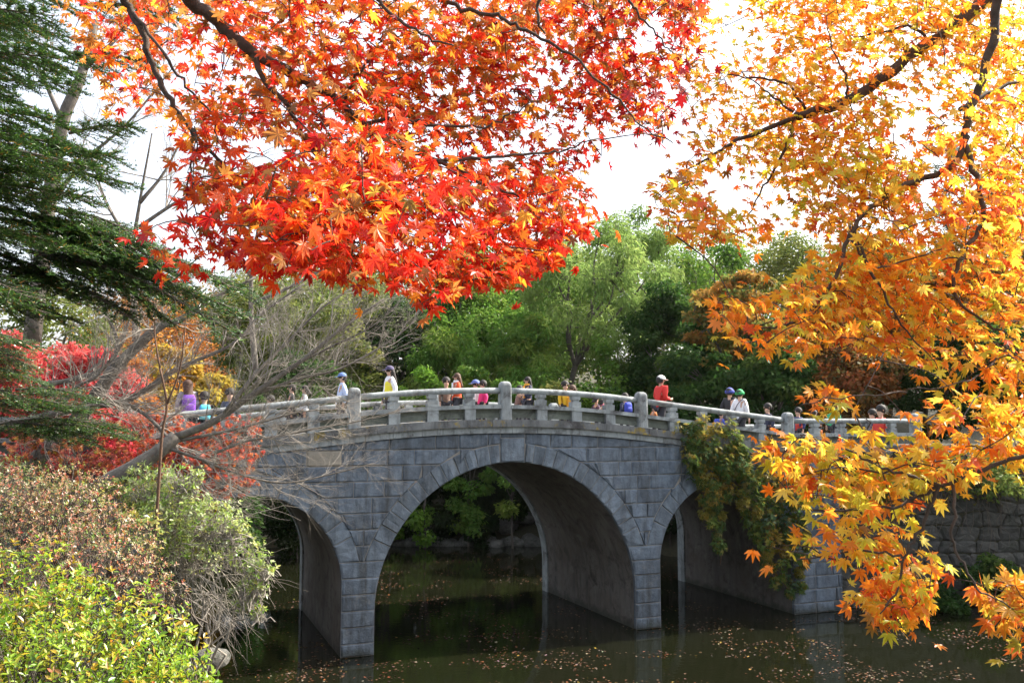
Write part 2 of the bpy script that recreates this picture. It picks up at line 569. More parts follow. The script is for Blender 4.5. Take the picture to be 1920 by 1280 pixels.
def voussoirs(k, n, key=False):
    c, zc, r = ARCH[k]
    a0 = math.asin((ZS - zc) / r); a1 = math.pi - a0
    ed = [a0]
    half = .093 if key else 0
    if key:
        m_ = n // 2
        for side in (0, 1):
            lo, hi = (a0, math.pi / 2 - half) if side == 0 else (math.pi / 2 + half, a1)
            ws = np.array([random.choice([.8, 1, 1.25, 1.05]) for _ in range(m_)]); ws = np.cumsum(ws) / ws.sum()
            if side: ed.append(math.pi / 2 + half)
            ed += [lo + (hi - lo) * w for w in ws]
    else:
        ws = np.array([random.choice([.85, 1, 1.2]) for _ in range(n)]); ws = np.cumsum(ws) / ws.sum()
        ed += [a0 + (a1 - a0) * w for w in ws]
    for e, (p, q_) in enumerate(zip(ed[:-1], ed[1:])):
        is_key = key and abs((p + q_) / 2 - math.pi / 2) < .01
        r1 = r + RING + (.16 if is_key else random.uniform(-.015, .02))
        rows = r + .001 + (r1 - GAP - r - .001) * np.array([0, .06, .94, 1])
        S = np.zeros((4, 5)); Z = np.zeros((4, 5))
        for i_, rr in enumerate(rows):
            lo, hi = p + GAP / rr, q_ - GAP / rr
            if e == 0: lo = math.asin(min(1, (ZS + GAP - zc) / rr))
            if e == len(ed) - 2: hi = math.pi - math.asin(min(1, (ZS + GAP - zc) / rr))
            th = hi + (lo - hi) * np.array([0, .07, .5, .93, 1])
            if is_key:
                wid = r * half * (1 + .04 * i_ / 3) - GAP
                S[i_] = c + wid * np.array([-1, -.93, 0, .93, 1])
                Z[i_] = zc + (np.sqrt(r * r - (S[i_] - c) ** 2) if i_ == 0 else rr - (r - math.sqrt(r * r - wid ** 2)) * (1 - i_ / 3) * 0)
            else:
                S[i_] = c + rr * np.cos(th); Z[i_] = zc + rr * np.sin(th)
        o = front_stone('keystone' if is_key else 'voussoir', S, Z, M['voussoir'], .034 if is_key else .022, .4)
voussoirs(1, 26, True)
voussoirs(0, 15)
voussoirs(2, 15)

# mortar body of the wall behind the face (front sheet with arch openings), the back wall, vaults and pier sides
def body(w, name, m):
    mb = MB()
    segs = [(S_END_L, ARCH[0][0] - ARCH[0][2])]
    xs_ = []
    for k in range(3):
        c, zc, r = ARCH[k]
        t = np.linspace(math.pi, 0, 37)
        sa = c + (r + .003) * np.cos(t); za = zc + (r + .003) * np.sin(t)
        zt_ = ztop(sa) - .15
        V = np.vstack([B(sa, w, za), B(sa, w, zt_)])
        n_ = len(sa)
        mb.add(V, [(a, a + 1, n_ + a + 1, n_ + a) for a in range(n_ - 1)])
    edges = [S_END_L, ARCH[0][0] - ARCH[0][2], ARCH[0][0] + ARCH[0][2], ARCH[1][0] - ARCH[1][2], ARCH[1][0] + ARCH[1][2],
             ARCH[2][0] - ARCH[2][2], ARCH[2][0] + ARCH[2][2], S_END_R]
    for a, c in zip(edges[0::2], edges[1::2]):
        sa = np.linspace(a, c, 9)
        V = np.vstack([B(sa, w, -1.3), B(sa, w, ztop(sa) - .15)])
        mb.add(V, [(x, x + 1, 9 + x + 1, 9 + x) for x in range(8)])
    for s0 in (S_END_L, S_END_R):
        mb.add(B([s0] * 4, [.03, BW, BW, .03], [-1.3, -1.3, float(ztop(s0)) - .15, float(ztop(s0)) - .15]), [(0, 1, 2, 3)])
    return bpart(name, mb, m)
body(.008, 'mortar_bed', M['mortar'])
body(BW, 'back_wall', M['ashlar'])
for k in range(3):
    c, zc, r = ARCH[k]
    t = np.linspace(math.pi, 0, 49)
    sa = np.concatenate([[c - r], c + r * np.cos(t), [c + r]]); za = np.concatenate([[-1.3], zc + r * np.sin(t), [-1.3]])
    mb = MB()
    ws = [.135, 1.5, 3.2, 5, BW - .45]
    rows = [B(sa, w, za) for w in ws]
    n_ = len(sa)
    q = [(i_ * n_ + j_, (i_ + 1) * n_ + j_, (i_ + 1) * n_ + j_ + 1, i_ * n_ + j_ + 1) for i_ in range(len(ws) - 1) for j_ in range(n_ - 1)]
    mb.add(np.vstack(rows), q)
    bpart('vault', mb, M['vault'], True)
    # stone ring at the far mouth, standing 5 cm proud of the vault
    sb = np.concatenate([[c - r + .05], c + (r - .05) * np.cos(t), [c + r - .05]]); zb = np.concatenate([[-1.3], zc + (r - .05) * np.sin(t), [-1.3]])
    V = np.vstack([B(sa, BW - .45, za), B(sb, BW - .45, zb), B(sb, BW + .02, zb)])
    q = [(g * n_ + j_, (g + 1) * n_ + j_, (g + 1) * n_ + j_ + 1, g * n_ + j_ + 1) for g in range(2) for j_ in range(n_ - 1)]
    bpart('arch_ring', MB().add(V, q), M['granite'])

def curved_bar(s0, s1, w0, w1, zlo, zhi, n=6, ref=None):
    """a bar that follows the deck's rise; zlo / zhi are offsets from the cornice top"""
    sa = np.linspace(s0, s1, n)
    zt_ = ztop(sa) if ref is None else ref(sa)
    V = np.concatenate([B(sa, w0, zt_ + zlo), B(sa, w1, zt_ + zlo), B(sa, w1, zt_ + zhi), B(sa, w0, zt_ + zhi)])
    q = []
    for g in range(4):
        g2 = (g + 1) % 4
        for a in range(n - 1):
            q.append((g * n + a, g * n + a + 1, g2 * n + a + 1, g2 * n + a))
    q += [(0, n, 2 * n, 3 * n), (n - 1, 4 * n - 1, 3 * n - 1, 2 * n - 1)]
    return V, q
# cornice: long upper slabs, short lower blocks
s = -16.2
while s < 16:
    w = random.uniform(1.5, 2.0)
    e = random.uniform(-.008, .008)
    bpart('cornice_slab', MB().add(*curved_bar(s + .004, s + w - .004, -.20 + e, .92, -.215, 0 + e * .5)), M['cornice'])
    s += w
s = -12.9
while s < 12.2:
    w = random.uniform(.38, .5)
    e = random.uniform(-.008, .006)
    bpart('cornice_block', MB().add(*curved_bar(s + .004, s + w - .004, -.10 + e, .35, -.40, -.218, 3)), M['granite'])
    s += w
bpart('cornice_slab', MB().add(*curved_bar(-16, 16, BW - .6, BW + .15, -.25, 0, 40)), M['cornice'])
bpart('deck', MB().add(*curved_bar(-16, 16, .9, BW - .6, -.50, -.28, 60)), M['deck'])
# right-hand approach and left-hand approach
# railings
BIG = [-15.9, -10.15, -4.515, 0.0, 4.609, 10.255, 15.9]
SMALL = {0: 4, 1: 4, 2: 3, 3: 3, 4: 4, 5: 4}
def big_post(s, w, zoff):
    mb = MB()
    z0 = float(ztop(s))
    a = .175
    n_ = 12
    prof = [(z0 - .01, a * 1.06), (z0 + .25, a * 1.03), (z0 + .85 + zoff, a * .97)]
    for k in range(1, 7):
        ph = k / 6 * math.pi / 2
        prof.append((z0 + .96 + zoff - .0 + .17 * math.sin(ph), a * .97 * max(.12, math.cos(ph) ** .55)))
    rows = []
    for z, rad in prof:
        th = np.arange(16) * 2 * math.pi / 16 + math.pi / 16
        e = .32
        ct, st = np.cos(th), np.sin(th)
        x = np.sign(ct) * np.abs(ct) ** e * rad; y = np.sign(st) * np.abs(st) ** e * rad * .95
        rows.append(B(s + x, w + y, z))
    V = np.vstack(rows); m_ = len(prof)
    q = [(g * 16 + k, g * 16 + (k + 1) % 16, (g + 1) * 16 + (k + 1) % 16, (g + 1) * 16 + k) for g in range(m_ - 1) for k in range(16)]
    t = [((m_ - 1) * 16, (m_ - 1) * 16 + k, (m_ - 1) * 16 + k + 1) for k in range(1, 15)]
    mb.add(V, q, t)
    return bpart('railing_post', mb, M['granite'])
def small_post(s, w, zoff):
    z0 = float(ztop(s))
    mb = MB()
    def b(hs, hw, za, zb):
        th = [(-hs, -hw), (hs, -hw), (hs, hw), (-hs, hw)]
        lo = np.array([B(s + x, w + y, z0 + za) for x, y in th]); hi = np.array([B(s + x, w + y, z0 + zb) for x, y in th])
        mb.add(np.vstack([lo, hi]), [(0, 1, 5, 4), (1, 2, 6, 5), (2, 3, 7, 6), (3, 0, 4, 7), (4, 5, 6, 7), (3, 2, 1, 0)])
    b(.165, .15, -.01, .315)
    b(.15, .13, .432, .60 + zoff)
    b(.10, .09, .60 + zoff, .66 + zoff)
    b(.135, .115, .66 + zoff, .775 + zoff)
    return bpart('railing_post', mb, M['granite'], parent=None)
def railing(w, zoff):
    for k in range(len(BIG)):
        big_post(BIG[k], w, zoff)
        if k == len(BIG) - 1: break
        s0, s1 = BIG[k] + .165, BIG[k + 1] - .165
        sa = np.linspace(s0, s1, 12)
        V, q, t = tube(B(sa, w, ztop(sa) + .85 + zoff), .088, 12)
        bpart('handrail', MB().add(V, q, t), M['granite'], True)
        bpart('rail_ledge', MB().add(*curved_bar(s0, s1, w - .17, w + .17, .318, .430, 8)), M['granite'])
        n_ = SMALL[k]
        ps = [BIG[k] + (BIG[k + 1] - BIG[k]) * (g + 1) / (n_ + 1) for g in range(n_)]
        for p in ps: small_post(p, w, zoff)
        ed = [BIG[k]] + ps + [BIG[k + 1]]
        for a, c in zip(ed[:-1], ed[1:]):
            mb = MB()
            mb.add(*curved_bar(a + .17, c - .17, w - .01, w + .05, .19, .314, 4))
            mb.add(*curved_bar(a + .17, c - .17, w - .05, w + .09, .045, .186, 4))
            bpart('rail_panel', mb, M['panel'])
railing(.06, 0.0)
railing(BW - .3, -.22)

# ------------------------------------------------------------------ leaves: shapes and bulk builders
def palmate(lobes=((-128, .40), (-82, .74), (-40, .93), (0, 1.0), (40, .93), (82, .74), (128, .40)), notch=.37):
    v = [(0, 0, 0)]; t = []
    L = list(lobes)
    na = [L[0][0] - 22] + [(a[0] + b[0]) / 2 for a, b in zip(L[:-1], L[1:])] + [L[-1][0] + 22]
    def P(ang, r, z): 
        a = R(ang); return (r * math.sin(a), r * math.cos(a), z)
    for k, (a, l) in enumerate(L):
        n0 = len(v)
        v.append(P(na[k], notch * (.55 if k == 0 else 1), .03))
        v.append(P(a - 14.5, l * .60, .015)); v.append(P(a, l, -.16 * l)); v.append(P(a + 14.5, l * .60, .015))
    v.append(P(na[-1], notch * .55, .03))
    for k in range(len(L)):
        b = 1 + 4 * k
        t += [(0, b + 1, b), (0, b + 2, b + 1), (0, b + 3, b + 2), (0, b + 4, b + 3)]
    n0 = len(v)      # leaf stalk
    v += [(-.014, 0, 0), (.014, 0, 0), (.01, -.62, -.06), (-.01, -.62, -.06)]
    t += [(n0, n0 + 1, n0 + 2), (n0, n0 + 2, n0 + 3)]
    return np.array(v), np.array(t)
MAPLE_V, MAPLE_T = palmate()
def star(lobes=((-100, .6), (-50, .88), (0, 1.0), (50, .88), (100, .6)), notch=.36):
    v = [(0, 0, 0)]; t = []
    na = [lobes[0][0] - 30] + [(a[0] + b[0]) / 2 for a, b in zip(lobes[:-1], lobes[1:])] + [lobes[-1][0] + 30]
    for k, (a, l) in enumerate(lobes):
        v.append((notch * math.sin(R(na[k])), notch * math.cos(R(na[k])), .03)); v.append((l * math.sin(R(a)), l * math.cos(R(a)), -.12 * l))
    v.append((notch * math.sin(R(na[-1])), notch * math.cos(R(na[-1])), .03))
    for k in range(len(lobes)):
        t += [(0, 2 * k + 2, 2 * k + 1), (0, 2 * k + 3, 2 * k + 2)]
    return np.array(v), np.array(t)
STAR_V, STAR_T = star()
OVAL_V = np.array([(0, 0, 0), (-.17, .3, .03), (-.19, .62, .02), (0, 1, -.07), (.19, .62, .02), (.17, .3, .03), (0, .5, -.03)])
OVAL_T = np.array([(0, 6, 1), (1, 6, 2), (2, 6, 3), (3, 6, 4), (4, 6, 5), (5, 6, 0)])
RHOMB_V = np.array([(0, 0, 0), (-.3, .5, .04), (0, 1, -.05), (.3, .5, .04)])
SLIM_V = np.array([(0, 0, 0), (-.12, .45, .03), (0, 1, -.05), (.12, .45, .03)])
RHOMB_T = np.array([(0, 2, 1), (0, 3, 2)])

def frames(nrm, tip):
    """rotation matrices whose Z is the leaf's normal and Y its tip"""
    n = unit(nrm); t = tip - n * np.sum(tip * n, -1, keepdims=True)
    t = unit(t); x = np.cross(t, n)
    return np.stack([x, t, n], -1)

def scatter(mb, V, T, P, Rm, size, col):
    n, k = len(P), len(V)
    LV = V[None] * np.stack([rng.uniform(.78, 1.1, n), np.ones(n), rng.uniform(-.6, 2.6, n)], -1)[:, None, :]   # narrower, curled or flat leaves
    W = np.einsum('nij,nkj->nki', Rm, LV) * size[:, None, None] + P[:, None, :]
    t = (np.arange(n)[:, None, None] * k + T[None]).reshape(-1, 3)
    mb.add(W.reshape(-1, 3), None, t, np.repeat(col, k, 0))

def pick_cols(pal, n, jit=.12):
    """pal: list of (weight, (r,g,b))"""
    w = np.array([p[0] for p in pal], float); w /= w.sum()
    c = np.array([p[1] for p in pal])[rng.choice(len(pal), n, p=w)]
    return np.clip(c * (1 + rng.normal(0, jit, (n, 1))) * (1 + rng.normal(0, jit * .4, (n, 3))), .004, .95)

def single_leaves(name, meshname, V, T, P, Rm, size, col, parent, mtl):
    """each leaf an object of its own, all sharing one mesh"""
    me = D.meshes.get(meshname)
    if me is None:
        me = MB().add(V, None, T).mesh(meshname)
        me.materials.append(mtl)
    base = Vector(parent.location)
    for k in range(len(P)):
        o = D.objects.new(name, me)
        COL.objects.link(o)
        o.parent = parent
        mm = Matrix([list(r) for r in Rm[k]])
        o.rotation_euler = mm.to_euler()
        o.location = Vector(P[k]) - base
        o.scale = (size[k] * rng.uniform(.8, 1.1), size[k], size[k] * rng.uniform(.4, 2.4))
        o.color = (*col[k], 1)

# ------------------------------------------------------------------ background trees: trunk + limbs, crown of leaf clumps
def leaf_cloud(mb, clumps, per, size, pal, shape='rhomb', droop=.3, tone=.16):
    V = {'rhomb': RHOMB_V, 'slim': SLIM_V, 'star': STAR_V, 'oval': OVAL_V}[shape]
    T = {'rhomb': RHOMB_T, 'slim': RHOMB_T, 'star': STAR_T, 'oval': OVAL_T}[shape]
    Pn, Nn, Cn = [], [], []
    for (c, r) in clumps:
        n = max(6, int(per * .72 * (1 + rng.normal(0, .2))))
        d = unit(rng.normal(0, 1, (n, 3)))
        rad = rng.uniform(.25, 1.08, (n, 1)) ** .55
        Pn.append(c + d * rad * r); Nn.append(d)
        Cn.append(pick_cols(pal, 1, .1) * .55 + pick_cols(pal, n, tone) * .45)
    P = np.concatenate(Pn); Dn = np.concatenate(Nn); C = np.concatenate(Cn)
    n = len(P)
    nrm = unit(Dn * .7 + np.array([0, 0, .6]) + rng.normal(0, .55, (n, 3)))
    tip = Dn * .8 + rng.normal(0, .6, (n, 3)) + np.array([0, 0, -droop])
    scatter(mb, V, T, P, frames(nrm, tip), size * 1.5 * rng.uniform(.55, 1.3, n), C)

def limb_path(a, b, wob, n=6, sag=0):
    t = np.linspace(0, 1, n)[:, None]
    P = a + (b - a) * t
    P[1:-1] += rng.normal(0, wob, (n - 2, 3))
    P[:, 2] += sag * np.sin(t[:, 0] * math.pi)
    return P

def broad_tree(name, label, u, Y, vtop, rpx, pal, group=None, vbase=None, n_clump=46, per=420, leaf=.17, shape='rhomb', clump=.30,
               flat=.75, lean=0, bark='bark_brown', low=.25, droop=.3, cat='tree', trunk_r=.16, squash=1.0):
    top = px(u, vtop, Y)
    x = top[0]
    zb = float(ground_z(np.array([x]), np.array([Y]))[0]) if vbase is None else px(u, vbase, Y)[2]
    zb = max(zb, -.3)
    rr = rpx * Y / F_PX
    H = top[2] - zb
    root = empty(name, (x - lean, Y, zb), label, cat, group)
    base = np.array([x - lean, Y, zb - .2])
    c0 = np.array([x, Y, zb + H * (low + (1 - low) / 2)])
    rad = np.array([rr, rr * .9, H * (1 - low) / 2])
    tr = MB()
    fork = base + (c0 - base) * np.array([.6, .6, .55])
    tr.add(*tube(limb_path(base, fork, .06 * rr * .3, 6), np.linspace(trunk_r, trunk_r * .7, 6), 8))
    clumps = []
    ends = []
    for k in range(n_clump):
        d = unit(rng.normal(0, 1, 3) + np.array([0, 0, .15]))
        q = c0 + d * rad * (rng.uniform(.25, 1) ** .5) * .86
        # rounder at the top: pull in
        cr = rr * clump * rng.uniform(.65, 1.25)
        clumps.append((q, np.array([cr, cr, cr * flat])))
        ends.append(q)
    ends = np.array(ends)
    nl = 7
    idx = rng.choice(len(ends), nl, replace=False)
    forks = []
    for k in idx:
        e = ends[k]
        pth = smooth_path(limb_path(fork, e, .05 * rr, 5), 3)
        tr.add(*tube(pth, np.linspace(trunk_r * .62, trunk_r * .12, len(pth)), 6))
        forks.append(pth)
    fp = np.concatenate(forks)
    for e in ends:
        k = np.argmin(np.linalg.norm(fp - e, axis=1))
        tr.add(*tube(limb_path(fp[k], e, .04 * rr, 4), np.linspace(trunk_r * .22, trunk_r * .05, 4), 4))
    tr.build('trunk', M[bark], root, True)
    cm = MB()
    leaf_cloud(cm, clumps, per, leaf, pal, shape, droop)
    cm.build('crown', M['leaf_far'], root)
    return root

G_DARK = [(3, (.030, .072, .016)), (2, (.05, .11, .02)), (1, (.10, .15, .025))]
G_SHADE = [(3, (.018, .038, .010)), (2, (.028, .052, .013)), (1, (.042, .052, .018))]  # darker greens, the shade seen through the arches put into the colour
G_MID = [(3, (.095, .20, .03)), (2, (.16, .29, .045)), (1, (.24, .30, .05))]
G_LIME = [(3, (.16, .30, .035)), (2, (.26, .40, .05)), (1, (.10, .2, .03))]
G_WILLOW = [(3, (.20, .30, .075)), (2, (.30, .40, .11)), (1, (.13, .22, .05))]
G_OLIVE = [(3, (.17, .21, .05)), (2, (.24, .25, .06)), (1, (.10, .16, .035))]
O_GREEN = [(2, (.14, .18, .04)), (3, (.36, .20, .045)), (2, (.46, .19, .04)), (1, (.11, .18, .04))]
O_RUST = [(3, (.32, .09, .028)), (2, (.36, .14, .03)), (2, (.09, .09, .03)), (1, (.16, .12, .03))]
Y_GOLD = [(3, (.55, .38, .05)), (2, (.40, .33, .06)), (1, (.5, .25, .04))]
ORANGE = [(3, (.55, .22, .04)), (2, (.42, .14, .03)), (1, (.6, .35, .06))]
CRIMSON = [(4, (.55, .05, .07)), (2, (.62, .11, .10)), (2, (.40, .03, .04)), (1, (.65, .22, .16))]
CORAL = [(3, (.62, .11, .07)), (2, (.66, .20, .12)), (2, (.50, .05, .05)), (2, (.55, .24, .06))]
PINE_G = [(3, (.10, .13, .10)), (2, (.14, .17, .13))]  # greyed leaf colour standing in for distant haze

bgroup = 'trees on the far bank behind the bridge'
far = [
 # u, Y, vtop, rpx, palette, kwargs, label
 (1105, 52, 385, 150, G_WILLOW, dict(shape='slim', droop=1.3, lean=2.2, leaf=.26, n_clump=62, per=300, low=.30, flat=1.0, clump=.19, bark='bark_brown', trunk_r=.22), 'willow', 'pale grey green willow with dark forked trunk leaning behind the crown of the bridge'),
 (1200, 60, 366, 92, G_WILLOW, dict(shape='slim', droop=1.2, leaf=.28, n_clump=44, per=320, low=.35, flat=1.1), 'willow', 'tallest pale willow top showing under the gap of white sky'),
 (1255, 50, 505, 100, G_DARK, dict(n_clump=60, per=520, flat=.45, clump=.28, low=.12), 'broadleaf_tree', 'dark green layered maple behind the person in red'),
 (1385, 46.5, 496, 118, O_GREEN, dict(n_clump=60, per=300, flat=.4, low=.42, clump=.19), 'broadleaf_tree', 'olive maple turning orange between the dark green trees and the golden leaves'),
 (1400, 49, 575, 85, G_DARK, dict(n_clump=46, per=480, flat=.5, low=.1), 'broadleaf_tree', 'dark green tree behind the two people in blue and green caps'),
 (1530, 50, 560, 100, O_RUST, dict(n_clump=50, per=430, flat=.45, low=.2), 'broadleaf_tree', 'rust red maple in the shade behind the end of the railing'),
 (1660, 52, 430, 125, O_GREEN, dict(n_clump=55, per=430, flat=.5, low=.35), 'broadleaf_tree', 'orange and green tree behind the golden branches on the right'),
 (1850, 50, 400, 125, O_GREEN, dict(n_clump=55, per=430, flat=.5, low=.4), 'broadleaf_tree', 'rightmost olive orange tree beyond the approach path'),
 (1730, 47, 620, 95, G_DARK, dict(n_clump=40, per=420, flat=.5, low=.3), 'broadleaf_tree', 'low dark tree over the people on the right approach'),
 (1880, 46, 600, 110, G_DARK, dict(n_clump=46, per=420, flat=.5, low=.3), 'broadleaf_tree', 'dark spreading tree at the right edge above the rubble wall'),
 (880, 57, 470, 120, G_MID, dict(n_clump=60, per=520, low=.12), 'broadleaf_tree', 'dark evergreen behind the tip of the hanging red leaves'),
 (760, 55, 520, 105, G_DARK, dict(n_clump=56, per=500, low=.1), 'broadleaf_tree', 'dark green tree left of the hanging red leaves'),
 (985, 51, 560, 80, G_MID, dict(n_clump=52, per=460, low=.1, shape='slim', leaf=.24, droop=.9), 'broadleaf_tree', 'soft mid green tree left of the willow trunk'),
 (640, 52, 470, 115, G_OLIVE, dict(n_clump=56, per=420, low=.1), 'broadleaf_tree', 'olive tree behind the fine bare twigs'),
 (500, 54, 480, 115, G_OLIVE, dict(n_clump=56, per=400, low=.1), 'broadleaf_tree', 'dull olive tree behind the left end of the bridge'),
 (560, 46, 600, 90, G_DARK, dict(n_clump=46, per=420, low=.1), 'broadleaf_tree', 'dark green tree low behind the bare branches'),
 (1040, 64, 440, 150, G_MID, dict(n_clump=60, per=400, low=.2), 'broadleaf_tree', 'big mid green tree far behind the two willows'),
 (720, 66, 430, 150, G_OLIVE, dict(n_clump=60, per=380, low=.15), 'broadleaf_tree', 'tall olive tree far behind the left half of the bridge'),
 (1320, 66, 420, 120, G_MID, dict(n_clump=55, per=380, low=.2), 'broadleaf_tree', 'tall green tree far behind the olive orange maple'),
 (1500, 64, 420, 130, G_OLIVE, dict(n_clump=55, per=380, low=.2), 'broadleaf_tree', 'tall yellowish green tree behind the hanging golden spray'),
 (330, 42, 590, 62, Y_GOLD, dict(n_clump=36, per=300, low=.2), 'broadleaf_tree', 'golden yellow tree behind the leaning bare trunk'),
 (255, 38, 650, 62, ORANGE, dict(n_clump=36, per=300, low=.1), 'broadleaf_tree', 'small orange tree behind the crimson maple'),
 (400, 40, 640, 60, Y_GOLD, dict(n_clump=34, per=260, low=.1), 'broadleaf_tree', 'yellow green small tree left of the olive trees'),
 (150, 22, 600, 125, CRIMSON, dict(n_clump=46, per=430, leaf=.10, flat=.4, low=.35, clump=.3, trunk_r=.09), 'maple_tree', 'bright crimson maple glowing behind the fir at the left'),
 (20, 24, 590, 80, CRIMSON, dict(n_clump=34, per=300, leaf=.11, flat=.4, low=.35, clump=.3, trunk_r=.09), 'maple_tree', 'pinkish crimson maple at the left edge'),
 (90, 45, 500, 150, G_OLIVE, dict(n_clump=50, per=330, low=.1), 'broadleaf_tree', 'dull green tree behind the crimson maples'),
 (300, 60, 520, 150, ORANGE, dict(n_clump=50, per=330, low=.1), 'broadleaf_tree', 'large orange brown tree far behind the bare trees'),

 (1300, 44, 600, 95, G_DARK, dict(n_clump=50, per=420, flat=.5, low=.02), 'broadleaf_tree', 'low spreading dark maple just behind the falling railing on the right'),
 (1440, 43, 620, 95, G_DARK, dict(n_clump=50, per=420, flat=.5, low=.02), 'broadleaf_tree', 'dark low tree behind the boy in navy at the end of the railing'),
 (1590, 43, 600, 110, O_RUST, dict(n_clump=50, per=420, flat=.5, low=.03), 'broadleaf_tree', 'shaded rust and green tree behind the person in the green jacket'),
 (1780, 43, 560, 120, G_DARK, dict(n_clump=56, per=420, flat=.5, low=.03), 'broadleaf_tree', 'dense dark tree behind the red jacket on the right approach'),
 (1930, 42, 560, 110, G_DARK, dict(n_clump=50, per=420, flat=.5, low=.03), 'broadleaf_tree', 'dense dark tree cut by the right edge of the view'),
 (1200, 50, 640, 70, G_DARK, dict(n_clump=46, per=420, low=.02), 'broadleaf_tree', 'dark tree low between the willow and the person in red'),
 (1120, 72, 420, 190, G_OLIVE, dict(n_clump=70, per=380, low=.1, leaf=.22), 'broadleaf_tree', 'broad olive tree far up the hill behind the willows'),
 (900, 70, 440, 170, G_MID, dict(n_clump=70, per=380, low=.1, leaf=.22), 'broadleaf_tree', 'broad green tree far up the hill left of the willows'),
 (1400, 74, 430, 180, G_OLIVE, dict(n_clump=70, per=380, low=.1, leaf=.22), 'broadleaf_tree', 'broad olive tree far up the hill behind the right railing'),
 (1640, 72, 430, 190, G_MID, dict(n_clump=70, per=380, low=.1, leaf=.22), 'broadleaf_tree', 'broad green tree far up the hill behind the golden leaves'),
 (1880, 72, 440, 190, O_GREEN, dict(n_clump=70, per=380, low=.1, leaf=.22), 'broadleaf_tree', 'broad orange green tree far up the hill at the right'),
 (560, 72, 460, 190, G_OLIVE, dict(n_clump=70, per=380, low=.1, leaf=.22), 'broadleaf_tree', 'broad olive tree far up the hill behind the fine twigs'),
 (330, 74, 520, 190, O_GREEN, dict(n_clump=70, per=360, low=.1, leaf=.22), 'broadleaf_tree', 'broad orange green tree far up the hill at the left'),
 (830, 52, 560, 90, G_MID, dict(n_clump=50, per=430, low=.05, shape='slim', leaf=.24, droop=.8), 'broadleaf_tree', 'soft green tree behind the pair in orange and brown coats'),
 (1010, 48.5, 640, 70, G_MID, dict(n_clump=40, per=400, low=.02, shape='slim', leaf=.22, droop=.8), 'broadleaf_tree', 'low grey green willow like tree behind the tallest post'),
]
for (u, Y, vt, rp, pal, kw, nm, lab) in far:
    broad_tree(nm, lab, u, Y, vt, rp, pal, bgroup if Y > 43 else 'coloured trees beyond the left bank', **kw)

# shrubs along the far bank
sgroup = 'shrubs along the far bank'
for (u, Y, vt, rp, pal, lab) in [
    (800, 46.5, 655, 55, G_LIME, 'bright lime shrub left of the pair in orange and brown coats'),
    (735, 47, 660, 45, G_LIME, 'lime green bush behind the person in a yellow vest'),
    (880, 47, 640, 52, G_MID, 'grey green bush behind the pink jacket'),
    (960, 46.5, 655, 50, G_MID, 'soft green bush behind the tallest railing post'),
    (1120, 49, 620, 60, G_LIME, 'sunlit yellow green bush right of the willow trunk'),
    (1050, 46.5, 690, 60, G_OLIVE, 'low olive bush below the willow trunk'),
    (1160, 46.5, 700, 55, G_DARK, 'low dark bush left of the person in red'),
    (1290, 46, 720, 55, G_OLIVE, 'low yellowish bush behind the falling railing'),
    (640, 47, 690, 55, G_DARK, 'dark bush behind the person in the patterned cap'),
    (450, 40, 690, 70, G_DARK, 'dark bush behind the left part of the railing'),
    (560, 44, 700, 60, G_OLIVE, 'olive bush behind the left part of the railing')]:
    broad_tree('shrub', lab, u, Y, vt, rp, pal, sgroup, n_clump=26, per=330, low=0, leaf=.15, clump=.36, cat='shrub', trunk_r=.06)
# understory added behind them to block the sky's reflection in the pond
for k, (u, Y, vt, rp, pal) in enumerate([(700, 54, 740, 75, G_DARK), (790, 53, 735, 75, G_DARK), (870, 53.5, 730, 75, G_DARK), (950, 53, 735, 75, G_DARK), (1030, 54, 730, 75, G_DARK), (1110, 54, 720, 75, G_DARK), (1200, 53, 725, 75, G_DARK), (610, 53, 735, 75, G_DARK)]):
    broad_tree('shrub', 'added thicket bush blocking the sky reflection behind the far waterline', u, Y, vt, rp, pal, 'added thicket bushes behind the far waterline', n_clump=30, per=330, low=0, leaf=.17, clump=.36, cat='shrub', trunk_r=.06)
# shrubs at the water's edge seen through the arches
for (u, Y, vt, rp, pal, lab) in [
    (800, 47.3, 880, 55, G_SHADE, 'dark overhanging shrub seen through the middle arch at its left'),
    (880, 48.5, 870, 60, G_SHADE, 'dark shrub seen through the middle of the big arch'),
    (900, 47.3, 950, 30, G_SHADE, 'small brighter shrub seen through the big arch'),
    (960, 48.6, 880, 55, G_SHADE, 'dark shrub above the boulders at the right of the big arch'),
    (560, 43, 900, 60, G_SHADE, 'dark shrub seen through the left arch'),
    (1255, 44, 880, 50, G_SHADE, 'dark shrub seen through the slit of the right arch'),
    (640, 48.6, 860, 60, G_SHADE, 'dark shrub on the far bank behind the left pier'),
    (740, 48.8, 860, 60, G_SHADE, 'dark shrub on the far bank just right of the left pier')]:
    broad_tree('shrub', lab, u, Y, vt, rp, pal, 'shrubs at the far waterline', n_clump=22, per=380, low=0, leaf=.13, clump=.36, cat='shrub', trunk_r=.05)

